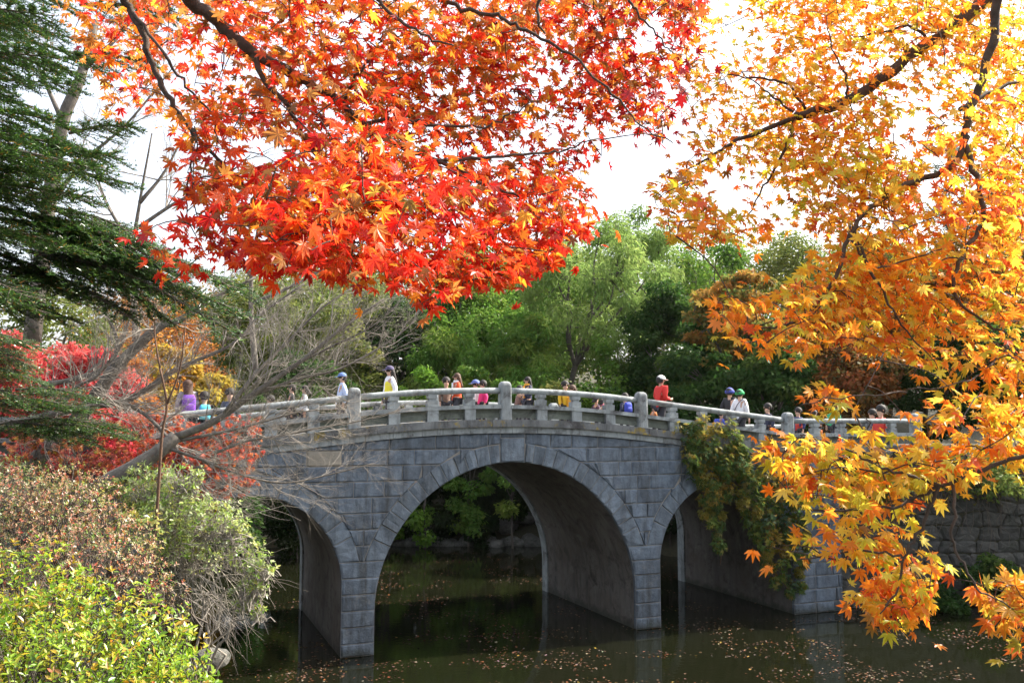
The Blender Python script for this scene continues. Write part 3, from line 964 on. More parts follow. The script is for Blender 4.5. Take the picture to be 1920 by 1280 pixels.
# the far haze-greyed pine at the top right
def pine(u, Y, vtop, rpx, label):
    top = px(u, vtop, Y)
    zb = float(ground_z(np.array([top[0]]), np.array([Y]))[0])
    root = empty('pine_tree', (top[0], Y, zb), label, 'tree', bgroup)
    H = top[2] - zb; rr = rpx * Y / F_PX
    tr = MB()
    b = np.array([top[0], Y, zb - .3]); tpt = np.array([top[0] + .6, Y, zb + H * .97])
    P = limb_path(b, tpt, .2, 9)
    tr.add(*tube(smooth_path(P, 3), np.linspace(.28, .05, 25), 8))
    cl = []
    for k in range(26):
        f = rng.uniform(.42, 1)
        a = rng.uniform(0, 2 * math.pi)
        l = rr * (1.15 - f) * 1.5 * rng.uniform(.5, 1) + .3
        s0 = b + (tpt - b) * f
        e = s0 + np.array([math.cos(a) * l, math.sin(a) * l, rng.uniform(.1, .7)])
        tr.add(*tube(limb_path(s0, e, .1, 5), np.linspace(.07, .02, 5), 4))
        cl.append((e, np.array([.9, .9, .42]) * rng.uniform(.7, 1.2)))
        cl.append((s0 + (e - s0) * .6, np.array([.7, .7, .35])))
    tr.build('trunk', M['bark_brown'], root, True)
    cm = MB(); leaf_cloud(cm, cl, 200, .22, PINE_G, 'slim', .1); cm.build('crown', M['leaf_far'], root)
pine(1765, 78, 262, 85, 'grey green pine far off in the gap between golden branches')
pine(1860, 82, 300, 80, 'paler pine behind the golden leaves at the right edge')
pine(560, 80, 330, 85, 'far grey pine glimpsed through the red maple leaves')

# ------------------------------------------------------------------ boulders on the far shore
ico = None
def boulder_mesh(seed):
    r_ = np.random.default_rng(seed)
    import bmesh
    bm = bmesh.new()
    bmesh.ops.create_icosphere(bm, subdivisions=2, radius=1)
    dirs = unit(r_.normal(0, 1, (7, 3))); cut = r_.uniform(.62, .9, 7)
    for v in bm.verts:
        p = np.array(v.co)
        for d_, c_ in zip(dirs, cut):
            k = p @ d_
            if k > c_: p = p - d_ * (k - c_) * .85
        v.co = p * (1 + r_.normal(0, .02))
    me = D.meshes.new('boulder')
    bm.to_mesh(me); bm.free()
    return me
bms = [boulder_mesh(k) for k in range(5)]
def boulder(P, sc, label, group, rz=0, name='boulder', m='boulder'):
    o = link(name, bms[rng.integers(5)], None, None, None)
    if len(o.data.materials) == 0: o.data.materials.append(M['boulder'])
    o.location = P; o.scale = sc; o.rotation_euler = (rng.uniform(-.2, .2), rng.uniform(-.2, .2), rz)
    tag(o, label, 'rock', group)
    return o
BL = 'rounded shore boulder in the row at the far waterline behind the big arch'
u = 690
while u < 1060:
    Y = 47.4 + rng.uniform(-.15, .3)
    p = px(u, 1000, Y)
    s_ = rng.uniform(.28, .52)
    boulder((p[0], Y, rng.uniform(.0, .2)), (s_ * 1.25, s_, s_ * rng.uniform(.7, 1.1)), BL, 'boulders along the far waterline', rng.uniform(0, 3))
    u += s_ * 36 * rng.uniform(.9, 1.35)
for u, v, sc in [(905, 985, .5), (950, 990, .6), (985, 975, .55), (1020, 985, .5)]:
    Y = 48.4
    p = px(u, v, Y)
    boulder((p[0], Y, p[2] + .1), (sc * 1.2, sc, sc * .8), {905: 'grey boulder of the upper row nearest the middle of the big arch', 950: 'largest grey boulder of the upper row under the big arch', 985: 'highest grey boulder of the upper row under the big arch', 1020: 'grey boulder of the upper row beside the right wall of the big arch'}[u], 'boulders above the far waterline', rng.uniform(0, 3))
boulder(tuple(px(400, 1232, 13.2)), (.26, .22, .15), 'pale grey rock at the water below the tangled shrub', None, .4)
boulder(tuple(px(300, 1255, 12.6)), (.5, .4, .35), 'grey rock hidden behind the green azalea', None, 1.1)

# ------------------------------------------------------------------ rubble wall on the right bank
wall = empty('rubble_wall', (16, 32.6, 0), 'dark rubble stone retaining wall along the water right of the bridge', 'wall')
mb = MB()
wp0, wp1 = np.array([11.0, 31.9]), np.array([27.5, 32.9])
wd = (wp1 - wp0); wl = np.linalg.norm(wd); wd /= wl; wn_ = np.array([wd[1], -wd[0]])
def WP(s_, d_, z_):
    q_ = wp0 + wd * s_ + wn_ * d_
    return np.array([q_[0], q_[1], z_])
V = [WP(0, 0, -1.2), WP(wl, 0, -1.2), WP(wl, 0, 5.3), WP(0, 0, 5.3), WP(0, -.9, 5.3), WP(wl, -.9, 5.3)]
mb.add(V, [(0, 1, 2, 3), (3, 2, 5, 4)])
mb.build('mortar_core', M['soil'], wall)
rows_n, cols_n = 13, 22
gs = np.zeros((rows_n + 1, cols_n + 1)); gz = np.zeros((rows_n + 1, cols_n + 1))
for r_ in range(rows_n + 1):
    off = .38 * (r_ % 2)
    for c_ in range(cols_n + 1):
        gs[r_, c_] = c_ * wl / cols_n + rng.normal(0, .10)
        gz[r_, c_] = -.4 + r_ * 5.75 / rows_n + rng.normal(0, .055)
for r_ in range(rows_n):
    sh = rng.uniform(-.35, .35)
    for c_ in range(cols_n):
        mids = lambda p, q, f: (p[0] + (q[0] - p[0]) * f, p[1] + (q[1] - p[1]) * f)
        A, B_, C_, D_ = [(gs[i_, j_] + sh, gz[i_, j_]) for i_, j_ in ((r_, c_), (r_, c_ + 1), (r_ + 1, c_ + 1), (r_ + 1, c_))]
        poly = []
        for p, q_ in ((A, B_), (B_, C_), (C_, D_), (D_, A)):
            for f in (.12, .5, .88):
                m_ = mids(p, q_, f); poly.append((m_[0] + rng.normal(0, .018), m_[1] + rng.normal(0, .014)))
        poly = np.array(poly); cen = poly.mean(0); k = len(poly)
        dp = rng.uniform(.04, .15)
        def rg(f, d, j=0):
            return [WP(cen[0] + (x - cen[0]) * f, d + rng.normal(0, j), cen[1] + (y - cen[1]) * f) for x, y in poly]
        V = rg(.965, -.02) + rg(.95, dp * .55, .008) + rg(.70, dp, .02) + [WP(cen[0], dp + rng.normal(.01, .02), cen[1])]
        q4 = [(g * k + e, g * k + (e + 1) % k, (g + 1) * k + (e + 1) % k, (g + 1) * k + e) for g in range(2) for e in range(k)]
        t3 = [(2 * k + e, 2 * k + (e + 1) % k, 3 * k) for e in range(k)]
        MB().add(np.array(V), q4, t3).build('stone', M['rubble'], wall)
for (u, Y, v, rp, pal, lab) in [(1850, 31.2, 1040, 55, G_DARK, 'dark shrub rooted at the foot of the rubble wall'),
                                (1760, 31.4, 1080, 45, G_DARK, 'small dark shrub hanging at the waterline of the rubble wall'),
                                (1640, 31.6, 860, 60, G_OLIVE, 'dry olive climber over the top of the rubble wall'),
                                (1830, 32.2, 850, 80, G_OLIVE, 'brownish shrub hanging over the right end of the rubble wall')]:
    broad_tree('shrub', lab, u, Y, v, rp, pal, 'shrubs on the rubble wall', n_clump=20, per=260, low=0, leaf=.11, clump=.36, cat='shrub', trunk_r=.04, vbase=v + 90)

# dry creeper stems hanging over the rubble wall
dc = empty('dry_creeper', (16, 32.2, 5.3), 'dry brown creeper stems hanging down over the face of the rubble wall', 'climber')
st = MB(); cl = []
for k in range(70):
    s0 = rng.uniform(.5, 9.5); z1 = rng.uniform(1.2, 4.2)
    pts = [WP(s0, .16, 5.45)]
    zz = 5.3
    while zz > z1:
        s0 += rng.normal(0, .12); pts.append(WP(s0, .17 + rng.uniform(0, .1), zz)); zz -= .35
    if len(pts) > 3:
        st.add(*tube(smooth_path(np.array(pts), 2), .009, 3, False))
        if k % 3 == 0: cl.append((pts[len(pts) // 2], np.array([.3, .12, .45])))
st.build('stem', M['twig_dark'], dc, True)
m_ = MB(); leaf_cloud(m_, cl, 26, .09, [(2, (.16, .10, .04)), (2, (.12, .14, .04)), (1, (.25, .16, .05))], 'rhomb', 1.0); m_.build('leaves', M['leaf_far'], dc, kind='stuff')

# ------------------------------------------------------------------ ivy hanging on the right arch
ivy = empty('hanging_ivy', tuple(B(8.2, -.2, 5.2)), 'dark green ivy with yellowing leaves hanging over the right arch of the bridge', 'climber')
IVY = [(3, (.07, .12, .03)), (3, (.13, .19, .04)), (2, (.34, .26, .045)), (1, (.42, .24, .045)), (1, (.07, .12, .07))]
stem = MB(); ivl = MB(); cl = []
strands = [((1310, 815), (1320, 960)), ((1335, 830), (1345, 985)), ((1360, 840), (1360, 930)), ((1385, 835), (1385, 900)), ((1400, 870), (1420, 1010)), ((1420, 880), (1435, 1060)),
           ((1440, 860), (1450, 1090)), ((1460, 900), (1475, 1110)), ((1340, 900), (1350, 1060)), ((1480, 880), (1500, 1100)), ((1300, 800), (1312, 900)), ((1375, 820), (1400, 960)), ((1500, 850), (1510, 1050))]
for (a, b) in strands:
    n = 9
    pts = []
    for k in range(n):
        t = k / (n - 1)
        u = a[0] + (b[0] - a[0]) * t + rng.normal(0, 5); v = a[1] + (b[1] - a[1]) * t
        Y = (C0 + AX * s_at(u, -.25))[1] - .1
        p = px(u, v, Y - rng.uniform(.05, .5) * (0.4 + .6 * math.sin(t * 3)))
        pts.append(p)
        rr = rng.uniform(.16, .40) * (1.15 - .55 * t)
        if not (t > .75 and a[0] == 1340): cl.append((p, np.array([rr, rr * .7, rr * 1.1])))
    stem.add(*tube(smooth_path(pts, 3), .012, 4))
for u, v in [(1290, 810), (1330, 800), (1370, 815), (1340, 860), (1310, 870), (1395, 930), (1330, 930), (1360, 880), (1330, 840), (1300, 840), (1440, 1060), (1490, 1090), (1450, 985), (1410, 985)]:
    Y = (C0 + AX * s_at(u, -.3))[1] - .2
    rr = rng.uniform(.28, .5)
    cl.append((px(u, v, Y), np.array([rr, rr * .6, rr])))
leaf_cloud(ivl, cl, 75, .10, IVY, 'star', 1.2)
stem.build('stem', M['vine'], ivy, True)
ivl.build('leaves', M['leaf_far'], ivy, kind='stuff')
# light yellowish creeper on the ledge above
cr = empty('ledge_creeper', tuple(B(6.6, -.2, 6.0)), 'thin yellowish creeper trailing over the cornice above the ivy', 'climber')
cl = []; st = MB()
for (u, v) in [(1275, 800), (1290, 815), (1300, 830), (1285, 845), (1315, 812), (1340, 835), (1365, 820), (1372, 795), (1355, 800)]:
    Y = (C0 + AX * s_at(u, -.25))[1] - .12
    cl.append((px(u, v, Y), np.array([.2, .12, .2])))
for k in range(5):
    a = cl[k][0]; st.add(*tube(limb_path(a, cl[k + 3][0], .05, 6), .01, 4))
st.build('stem', M['vine'], cr, True)
m_ = MB(); leaf_cloud(m_, cl, 30, .11, [(2, (.34, .28, .07)), (2, (.22, .24, .06)), (1, (.12, .18, .05))], 'rhomb', .8); m_.build('leaves', M['leaf_far'], cr, kind='stuff')

# ------------------------------------------------------------------ fallen leaves on the water
P = []
ph = rng.uniform(0, 6, 6)
while len(P) < 6500:
    x = rng.uniform(-9, 16, 4000); y = 21 + 24 * rng.uniform(0, 1, 4000) ** 1.9
    f = np.sin(x * .9 + ph[0] + .5 * y) + np.sin(y * 2.1 + ph[1] - .4 * x) + .8 * np.sin(x * 2.7 + ph[2]) + .7 * np.sin(x * .35 + y * 4 + ph[3])
    ok = (f > rng.uniform(-.6, 2.4, 4000)) & (ground_z(x, y) < -.5)
    P += list(np.stack([x, y, np.full(4000, .008)], -1)[ok])
P = np.array(P[:6500])
n = len(P)
P[:, 2] += rng.uniform(0, .012, n)
mb = MB()
nrm = np.array([0, 0, 1.]) + rng.normal(0, .16, (n, 3))
scatter(mb, STAR_V * np.array([1, 1, .6]), STAR_T, P, frames(nrm, rng.normal(0, 1, (n, 3))), rng.uniform(.035, .07, n),
        pick_cols([(4, (.10, .045, .02)), (3, (.15, .085, .045)), (1.5, (.18, .06, .018)), (1.2, (.26, .20, .15)), (.3, (.28, .18, .03)), (4, (.06, .03, .017))], n, .25))  # leaf colours darkened to stand in for tree shade on the water
tag(mb.build('floating_leaves', M['litter']), 'brown and orange fallen leaves drifting on the dark pond', kind='stuff')

# ------------------------------------------------------------------ people
def skin_bake(name, pts, edges, radii, root=0, levels=1):
    me = D.meshes.new(name + '_skeleton')
    me.from_pydata([tuple(p) for p in pts], edges, [])
    o = D.objects.new(name + '_skeleton', me)
    COL.objects.link(o)
    sk = o.modifiers.new('skin', 'SKIN')
    for k, r_ in enumerate(radii):
        me.skin_vertices[0].data[k].radius = (r_, r_) if np.isscalar(r_) else r_
    me.skin_vertices[0].data[root].use_root = True
    sk.use_smooth_shade = True
    sb = o.modifiers.new('sub', 'SUBSURF'); sb.levels = levels; sb.render_levels = levels
    dg = bpy.context.evaluated_depsgraph_get()
    ev = o.evaluated_get(dg)
    out = D.meshes.new_from_object(ev)
    out.name = name
    D.objects.remove(o); D.meshes.remove(me)
    return out

def skeleton(child, pose):
    """joints of a 1.7 m figure facing +X"""
    hs = 1.0 if not child else .94
    J = {}
    J['pelvis'] = (0, 0, .93); J['waist'] = (0, 0, 1.06); J['chest'] = (.005, 0, 1.27 * hs + .06 * (1 - hs)); J['neck'] = (0, 0, 1.44 * hs + .02)
    J['head0'] = (.015, 0, 1.53 * hs + .02); J['head'] = (.02, 0, 1.60)
    st = .10
    for s_, nm in ((1, 'l'), (-1, 'r')):
        J['hip' + nm] = (0, .085 * s_, .88)
        J['knee' + nm] = (.03 + st * s_, .09 * s_, .48)
        J['ankle' + nm] = (st * 1.4 * s_ - .02, .09 * s_, .09)
        J['toe' + nm] = (st * 1.4 * s_ + .13, .095 * s_, .035)
        J['sh' + nm] = (0, .165 * s_, 1.385 * hs + .01)
        if pose == 'down':
            J['el' + nm] = (-.03 - .05 * s_, .215 * s_, 1.13)
            J['wr' + nm] = (.05 - .06 * s_, .22 * s_, .90)
            hd = np.array([.12, 0, -1.])
        else:
            J['el' + nm] = (-.03, .215 * s_, 1.13)
            J['wr' + nm] = (.20, .13 * s_, 1.10)
            hd = np.array([1., -.35 * s_, .05])
        hd = hd / np.linalg.norm(hd)
        w = np.array(J['wr' + nm])
        J['palm' + nm] = tuple(w + hd * .075)
        side = np.cross(hd, (0, s_, 0)); side /= np.linalg.norm(side)
        for f in range(4):
            o_ = (f - 1.5) * .02
            L = (.075, .085, .08, .06)[f]
            J['f%d%s' % (f, nm)] = tuple(w + hd * (.085 + L * .55) + side * o_)
            J['g%d%s' % (f, nm)] = tuple(w + hd * (.085 + L) + side * o_ * 1.05 + np.array([0, -.018 * s_, 0]))
        J['t%s' % nm] = tuple(w + hd * .075 + side * .055)
    return J

def person_meshes(child, pose):
    J = skeleton(child, pose)
    k = ('child' if child else 'adult') + '_' + pose
    hr = .104 if not child else .132
    names = list(J); ix = {n: i for i, n in enumerate(names)}
    E = [('pelvis', 'waist'), ('waist', 'chest'), ('chest', 'neck'), ('neck', 'head0'), ('head0', 'head')]
    rad = dict(pelvis=(.15, .105), waist=(.125, .09), chest=(.155, .105), neck=.05, head0=.072, head=hr)
    for s_ in 'lr':
        E += [('pelvis', 'hip' + s_), ('hip' + s_, 'knee' + s_), ('knee' + s_, 'ankle' + s_), ('ankle' + s_, 'toe' + s_),
              ('chest', 'sh' + s_), ('sh' + s_, 'el' + s_), ('el' + s_, 'wr' + s_), ('wr' + s_, 'palm' + s_), ('wr' + s_, 't' + s_)]
        rad.update({'hip' + s_: .085, 'knee' + s_: .056, 'ankle' + s_: .04, 'toe' + s_: .035, 'sh' + s_: .055, 'el' + s_: .04, 'wr' + s_: .027, 'palm' + s_: (.03, .022), 't' + s_: .010})
        for f in range(4):
            E += [('palm' + s_, 'f%d%s' % (f, s_)), ('f%d%s' % (f, s_), 'g%d%s' % (f, s_))]
            rad['f%d%s' % (f, s_)] = .009; rad['g%d%s' % (f, s_)] = .007
    out = {}
    out['body'] = skin_bake('body_' + k, [J[n] for n in names], [(ix[a], ix[b]) for a, b in E], [rad[n] for n in names], ix['pelvis'])
    def sub(nm, ns, E2, r2, root):
        ix2 = {n: i for i, n in enumerate(ns)}
        return skin_bake(nm + '_' + k, [J[n] for n in ns], [(ix2[a], ix2[b]) for a, b in E2], [r2[n] for n in ns], ix2[root])
    J['hem'] = (0, 0, .84); J['collar'] = (.0, 0, J['neck'][2] + .01)
    r2 = dict(hem=(.185, .14), waist=(.17, .125), chest=(.185, .13), collar=(.085, .075), shl=.085, shr=.085, ell=.068, elr=.068, wrl=.05, wrr=.05)
    out['jacket'] = sub('jacket', ['hem', 'waist', 'chest', 'collar', 'shl', 'ell', 'wrl', 'shr', 'elr', 'wrr'],
                        [('hem', 'waist'), ('waist', 'chest'), ('chest', 'collar'), ('chest', 'shl'), ('shl', 'ell'), ('ell', 'wrl'), ('chest', 'shr'), ('shr', 'elr'), ('elr', 'wrr')], r2, 'waist')
    J['vtop'] = (0, 0, J['chest'][2] + .09)
    r4 = dict(hem=(.195, .15), waist=(.182, .137), chest=(.20, .145), vtop=(.12, .10))
    out['vest'] = sub('vest', ['hem', 'waist', 'chest', 'vtop'], [('hem', 'waist'), ('waist', 'chest'), ('chest', 'vtop')], r4, 'waist')
    r3 = dict(pelvis=(.165, .12), hipl=.10, hipr=.10, kneel=.073, kneer=.073, anklel=.058, ankler=.058)
    out['trousers'] = sub('trousers', ['pelvis', 'hipl', 'kneel', 'anklel', 'hipr', 'kneer', 'ankler'],
                          [('pelvis', 'hipl'), ('hipl', 'kneel'), ('kneel', 'anklel'), ('pelvis', 'hipr'), ('hipr', 'kneer'), ('kneer', 'ankler')], r3, 'pelvis')
    out['J'] = J; out['hr'] = hr
    return out
PM = {(c, p): person_meshes(c, p) for c in (False, True) for p in ('down', 'bent')}

def dome(c, r, lat0, lat1, nlat=6, nlon=14, sx=1, sy=1, sz=1):
    """part of an ellipsoid between two latitudes (degrees)"""
    la = np.radians(np.linspace(lat0, lat1, nlat)); lo = np.arange(nlon) * 2 * math.pi / nlon
    V = np.array([[c[0] + sx * r * math.cos(a) * math.cos(b), c[1] + sy * r * math.cos(a) * math.sin(b), c[2] + sz * r * math.sin(a)] for a in la for b in lo])
    q = [(i_ * nlon + j_, i_ * nlon + (j_ + 1) % nlon, (i_ + 1) * nlon + (j_ + 1) % nlon, (i_ + 1) * nlon + j_) for i_ in range(nlat - 1) for j_ in range(nlon)]
    return V, q

def loft(rings):
    k = len(rings[0]); V = np.vstack(rings)
    q = [(i_ * k + j_, i_ * k + (j_ + 1) % k, (i_ + 1) * k + (j_ + 1) % k, (i_ + 1) * k + j_) for i_ in range(len(rings) - 1) for j_ in range(k)]
    n = len(rings)
    t = [(0, j_ + 1, j_) for j_ in range(1, k - 1)] + [((n - 1) * k, (n - 1) * k + j_, (n - 1) * k + j_ + 1) for j_ in range(1, k - 1)]
    return V, q, t

def ell(cx, cy, cz, rx, ry, n=12, e=1.0):
    th = np.arange(n) * 2 * math.pi / n
    c, s_ = np.cos(th), np.sin(th)
    return np.stack([cx + rx * np.sign(c) * np.abs(c) ** e, cy + ry * np.sign(s_) * np.abs(s_) ** e, np.full(n, cz)], -1)

people_n = [0]
def person(label, u, vtop, w, face, jacket, trousers=(.03, .03, .04), hair='short', hair_m='hair', hat=None, hatc=(1, 1, 1), child=False, pose='down',
           vest=None, bag=None, bagc=(.1, .1, .1), sbag=None, scarf=None, group='people crossing the bridge', stoop=0):
    s_ = s_at(u, w)
    xy = C0 + s_ * AX + w * PW
    zd = float(ztop(s_)) - .28 if abs(s_) < 15.9 else float(ground_z(xy[0:1], xy[1:2])[0])
    zt = px(u, vtop, xy[1])[2]
    h = zt - zd
    pm = PM[(child, pose)]
    hr = pm['hr']
    H0 = 1.60 + hr * 1.22 + (.02 if hat else 0)
    sc = h / H0
    ang = {'R': 0, 'L': math.pi, 'C': -math.pi / 2, 'A': math.pi / 2}[face[0]] if isinstance(face, str) else R(face)
    root = empty('person', (xy[0], xy[1], zd), label, 'person', group)
    root.rotation_euler = (0, 0, TH + ang + rng.uniform(-.15, .15))
    root.scale = (sc, sc, sc)
    people_n[0] += 1
    def add(name, me, m, smooth=True):
        if isinstance(me, MB):
            me = me.mesh(name, smooth)
        o = D.objects.new(name, me)
        COL.objects.link(o); o.parent = root
        if not me.materials: me.materials.append(m)
        o.material_slots[0].link = 'OBJECT'; o.material_slots[0].material = m
        return o
    body_ = add('body', pm['body'], M['skin'])
    add('jacket', pm['jacket'], cloth(jacket))
    add('trousers', pm['trousers'], cloth(trousers))
    if vest: add('vest', pm['vest'], cloth(vest))
    hc = np.array([.02, 0, 1.60])
    # face: nose, eyes
    mb = MB()
    V, q, t = loft([ell(hc[0] + hr * .90, 0, hc[2] + .03, .008, .008, 6), ell(hc[0] + hr * 1.0, 0, hc[2] - .005, .016, .012, 6), ell(hc[0] + hr * .93, 0, hc[2] - .03, .016, .016, 6)])
    add('nose', MB().add(V, q, t), M['skin'])
    for sd_ in (1, -1):
        V, q = dome((hc[0] + hr * .90, .034 * sd_, hc[2] + .02), .011, -88, 88, 5, 8)
        add('eye', MB().add(V, q), M['eye'])
        V, q = dome((hc[0] - .005, hr * .97 * sd_, hc[2]), .026, -88, 88, 5, 8, .7, .4, 1.1)
        add('ear', MB().add(V, q), M['skin'])
    hm = M[hair_m]
    mb = MB()
    V, q = dome((hc[0] - .034, 0, hc[2] + .014), hr * 1.11, 0 if hair != 'long' else -10, 89, 7, 16, 1.0, 1.02, 1.06); mb.add(V, q)
    if hair in ('long', 'bob'):
        zb = 1.28 if hair == 'long' else 1.46
        zs = np.linspace(1.63, zb, 7)
        mb.add(*loft([ell(hc[0] - .045 - .02 * k, 0, z, hr * (.92 - .05 * k * (1 if hair == 'long' else .4)), hr * (1.10 - .04 * k), 14) for k, z in enumerate(zs)]))
    else:
        zs = np.linspace(1.62, 1.53, 4)
        mb.add(*loft([ell(hc[0] - .04 - .005 * k, 0, z, hr * (.95 - .08 * k), hr * (1.06 - .1 * k), 14) for k, z in enumerate(zs)]))
    add('hair', mb, hm)
    if hat:
        mb = MB()
        if hat == 'beanie':
            V, q = dome((hc[0] - .012, 0, hc[2] + .01), hr * 1.22, 5, 89, 8, 16, 1.02, 1, 1.08); mb.add(V, q)
            mb.add(*loft([ell(hc[0] - .012, 0, hc[2] + z_, hr * r_, hr * r_, 16) for z_, r_ in ((-.015, 1.2), (-.015, 1.28), (.05, 1.29), (.055, 1.22))]))
            o_ = add('beanie', mb, cloth(hatc))
        else:
            V, q = dome((hc[0] - .012, 0, hc[2] + .035), hr * 1.2, 0, 89, 8, 16, 1.02, 1, .92); mb.add(V, q)
            br = MB()
            th = np.linspace(-1.15, 1.15, 9)
            a_ = np.stack([hc[0] + hr * 1.12 * np.cos(th), hr * 1.12 * np.sin(th), np.full(9, hc[2] + .045)], -1)
            b_ = np.stack([hc[0] + hr * (1.1 + .85 * np.cos(th * .9)), hr * 1.05 * np.sin(th), np.full(9, hc[2] + .02)], -1)
            V = np.vstack([a_, b_, a_ - (0, 0, .012), b_ - (0, 0, .012)])
            q = [(k, k + 1, 9 + k + 1, 9 + k) for k in range(8)] + [(18 + k, 27 + k, 27 + k + 1, 18 + k + 1) for k in range(8)] + [(9 + k, 10 + k, 28 + k, 27 + k) for k in range(8)]
            o_ = add('cap', mb, cloth(hatc)); add('brim', br.add(V, q), cloth(hatc), False)
        if hatc == 'check': pass
    if bag:
        mb = MB()
        def rb(cx, cz, rx, ry, h_):
            return loft([ell(cx, 0, cz - h_ / 2, rx * .86, ry * .86, 16, .5), ell(cx, 0, cz - h_ / 2 + .03, rx, ry, 16, .5), ell(cx, 0, cz + h_ / 4, rx, ry, 16, .5), ell(cx + .015, 0, cz + h_ / 2, rx * .6, ry * .75, 16, .5)])
        mb.add(*rb(-.235, 1.17, .095, .15, .42))
        bo_ = add('backpack', mb, cloth(bagc))
        mb = MB(); mb.add(*rb(-.335, 1.08, .035, .115, .2)); o2 = add('pocket', mb, cloth(bag)); 
    if sbag:
        st = MB()
        pts = [(.02, .20, .93), (.13, .12, 1.18), (.10, -.08, 1.42), (-.05, -.12, 1.45), (-.15, 0, 1.28), (-.10, .17, .98), (.02, .20, .93)]
        st.add(*tube(smooth_path(np.array(pts), 4), .012, 5))
        mb = MB()
        mb.add(*loft([ell(.03, .23, z_, .13 * k_, .055 * k_, 14, .5) for z_, k_ in ((.70, .8), (.73, 1), (.88, 1), (.93, .75))]))
        add('shoulder_bag', mb, cloth(sbag)); add('strap', st, cloth((.06, .04, .05)))
    if scarf:
        mb = MB()
        mb.add(*loft([ell(.0, 0, z_, r_, r_ * .95, 14) for z_, r_ in ((1.42, .10), (1.44, .115), (1.49, .10), (1.50, .085))]))
        mb.add(*loft([ell(.145 - k * .004, .03, z_, .025, .06, 8) for k, z_ in enumerate((1.42, 1.25, 1.02))]))
        add('scarf', mb, cloth(scarf))
    for sd_ in (1, -1):
        J = pm['J']; a_ = J['anklel' if sd_ > 0 else 'ankler']; t_ = J['toel' if sd_ > 0 else 'toer']
        mb = MB()
        cx = (a_[0] + t_[0]) / 2 - .01
        mb.add(*loft([ell(cx, a_[1], 0.0, .135, .048, 12), ell(cx, a_[1], .04, .135, .052, 12), ell(cx - .03, a_[1], .085, .09, .048, 12), ell(a_[0], a_[1], .13, .05, .045, 12)]))
        add('shoe', mb, cloth((.06, .055, .06)))
    return h

NAVY, BLACK, WHITE, RED = (.022, .028, .06), (.015, .015, .018), (.72, .72, .74), (.55, .02, .015)
hs = []
hs.append(person('person in a red hooded jacket and white cap on the right slope of the bridge', 1240, 703, .75, 'R', RED, hat='cap', hatc=(.75, .73, .68), pose='bent'))
hs.append(person('person with a bright green beanie and white jacket', 1388, 729, .9, 20, WHITE, hat='beanie', hatc=(.02, .36, .10), sbag=(.55, .10, .03), pose='down'))
hs.append(person('person in a black coat and blue beanie beside the green beanie', 1369, 726, 1.8, 30, BLACK, hat='beanie', hatc=(.04, .06, .33)))
hs.append(person('small child with a yellow and blue backpack behind the railing', 1352, 770, .9, 'R', (.05, .08, .4), child=True, bag=(.75, .68, .03), bagc=(.05, .08, .42)))
hs.append(person('dark haired boy in a navy jacket near the low end of the railing', 1440, 755, 1.3, 'L', NAVY, child=True))
hs.append(person('person in a white top with bright yellow vest and purple cap', 730, 685, 2.0, 'L', (.78, .78, .80), vest=(.78, .66, .03), hair='long', hat='cap', hatc=(.05, .04, .10)))
hs.append(person('person in a pale blue jacket with a patterned cap by the left tall post', 641, 698, 2.2, 'L', (.45, .55, .78), hat='cap', hatc=(.10, .17, .38)))
hs.append(person('long brown haired person in an orange red jacket with white collar', 856, 699, 1.7, 'L', (.66, .085, .02), hair='long', hair_m='hair_brown', scarf=(.7, .7, .7), pose='bent'))
hs.append(person('child in a brown coat just left of the orange red jacket', 836, 706, 2.3, 'C', (.16, .10, .07), child=True))
hs.append(person('person with a blue checked cap and white top behind the pink jacket', 892, 711, 2.4, 'L', WHITE, hat='cap', hatc=(.10, .14, .34), child=True))
hs.append(person('dark haired child in a bright pink padded jacket', 905, 712, 1.6, 'L', (.72, .03, .18), child=True))
hs.append(person('long black haired person in navy with an orange scarf right of the tallest post', 989, 706, 1.5, 'L', NAVY, hair='long', scarf=(.7, .33, .03), pose='bent'))
hs.append(person('person in a brown coat half hidden left of the orange scarf', 974, 722, 2.2, 'L', (.17, .10, .08), child=True))
hs.append(person('dark haired child in a yellow jacket facing the water', 1060, 713, 1.6, 'C', (.72, .42, .02), child=True))
hs.append(person('brown haired child in an orange yellow jacket beside the yellow jacket', 1073, 721, 1.3, 'L', (.74, .34, .02), hair='bob', hair_m='hair_brown', child=True))
hs.append(person('small child in a dark purple coat low behind the railing', 1118, 742, 1.7, 'R', (.07, .03, .06), hair='bob', child=True))
hs.append(person('small child with white and pink clothes low behind the railing', 1130, 748, 1.0, 'R', WHITE, hair='bob', child=True, scarf=(.65, .15, .3)))
hs.append(person('small dark haired child carrying a royal blue backpack', 1172, 736, 1.6, 'A', NAVY, child=True, bag=(.03, .05, .36), bagc=(.035, .06, .42)))
hs.append(person('small child in orange low beside the person in red', 1226, 757, 1.2, 'R', (.5, .16, .04), child=True))
hs.append(person('person in black with dark hair behind the bare twigs', 546, 720, 2.0, 'L', BLACK))
hs.append(person('person in a white hooded coat behind the bare twigs', 570, 722, 1.6, 'L', (.66, .66, .66), hair='bob'))
hs.append(person('small child in dark blue behind the bare branches', 506, 740, 1.6, 'L', (.03, .06, .14), child=True))
hs.append(person('child in a dark jacket with pale face behind the bare branches', 430, 727, 1.8, 'C', (.05, .06, .10), child=True))
hs.append(person('child carrying a turquoise bag behind the bare trunk', 382, 733, 1.6, 'A', (.10, .10, .13), child=True, bag=(.08, .5, .6), bagc=(.08, .48, .6)))
hs.append(person('person with brown hair and a purple bag at the left end of the bridge', 350, 712, 1.6, 'A', (.25, .23, .25), hair='long', hair_m='hair_brown', bag=(.14, .03, .33), bagc=(.15, .04, .36)))
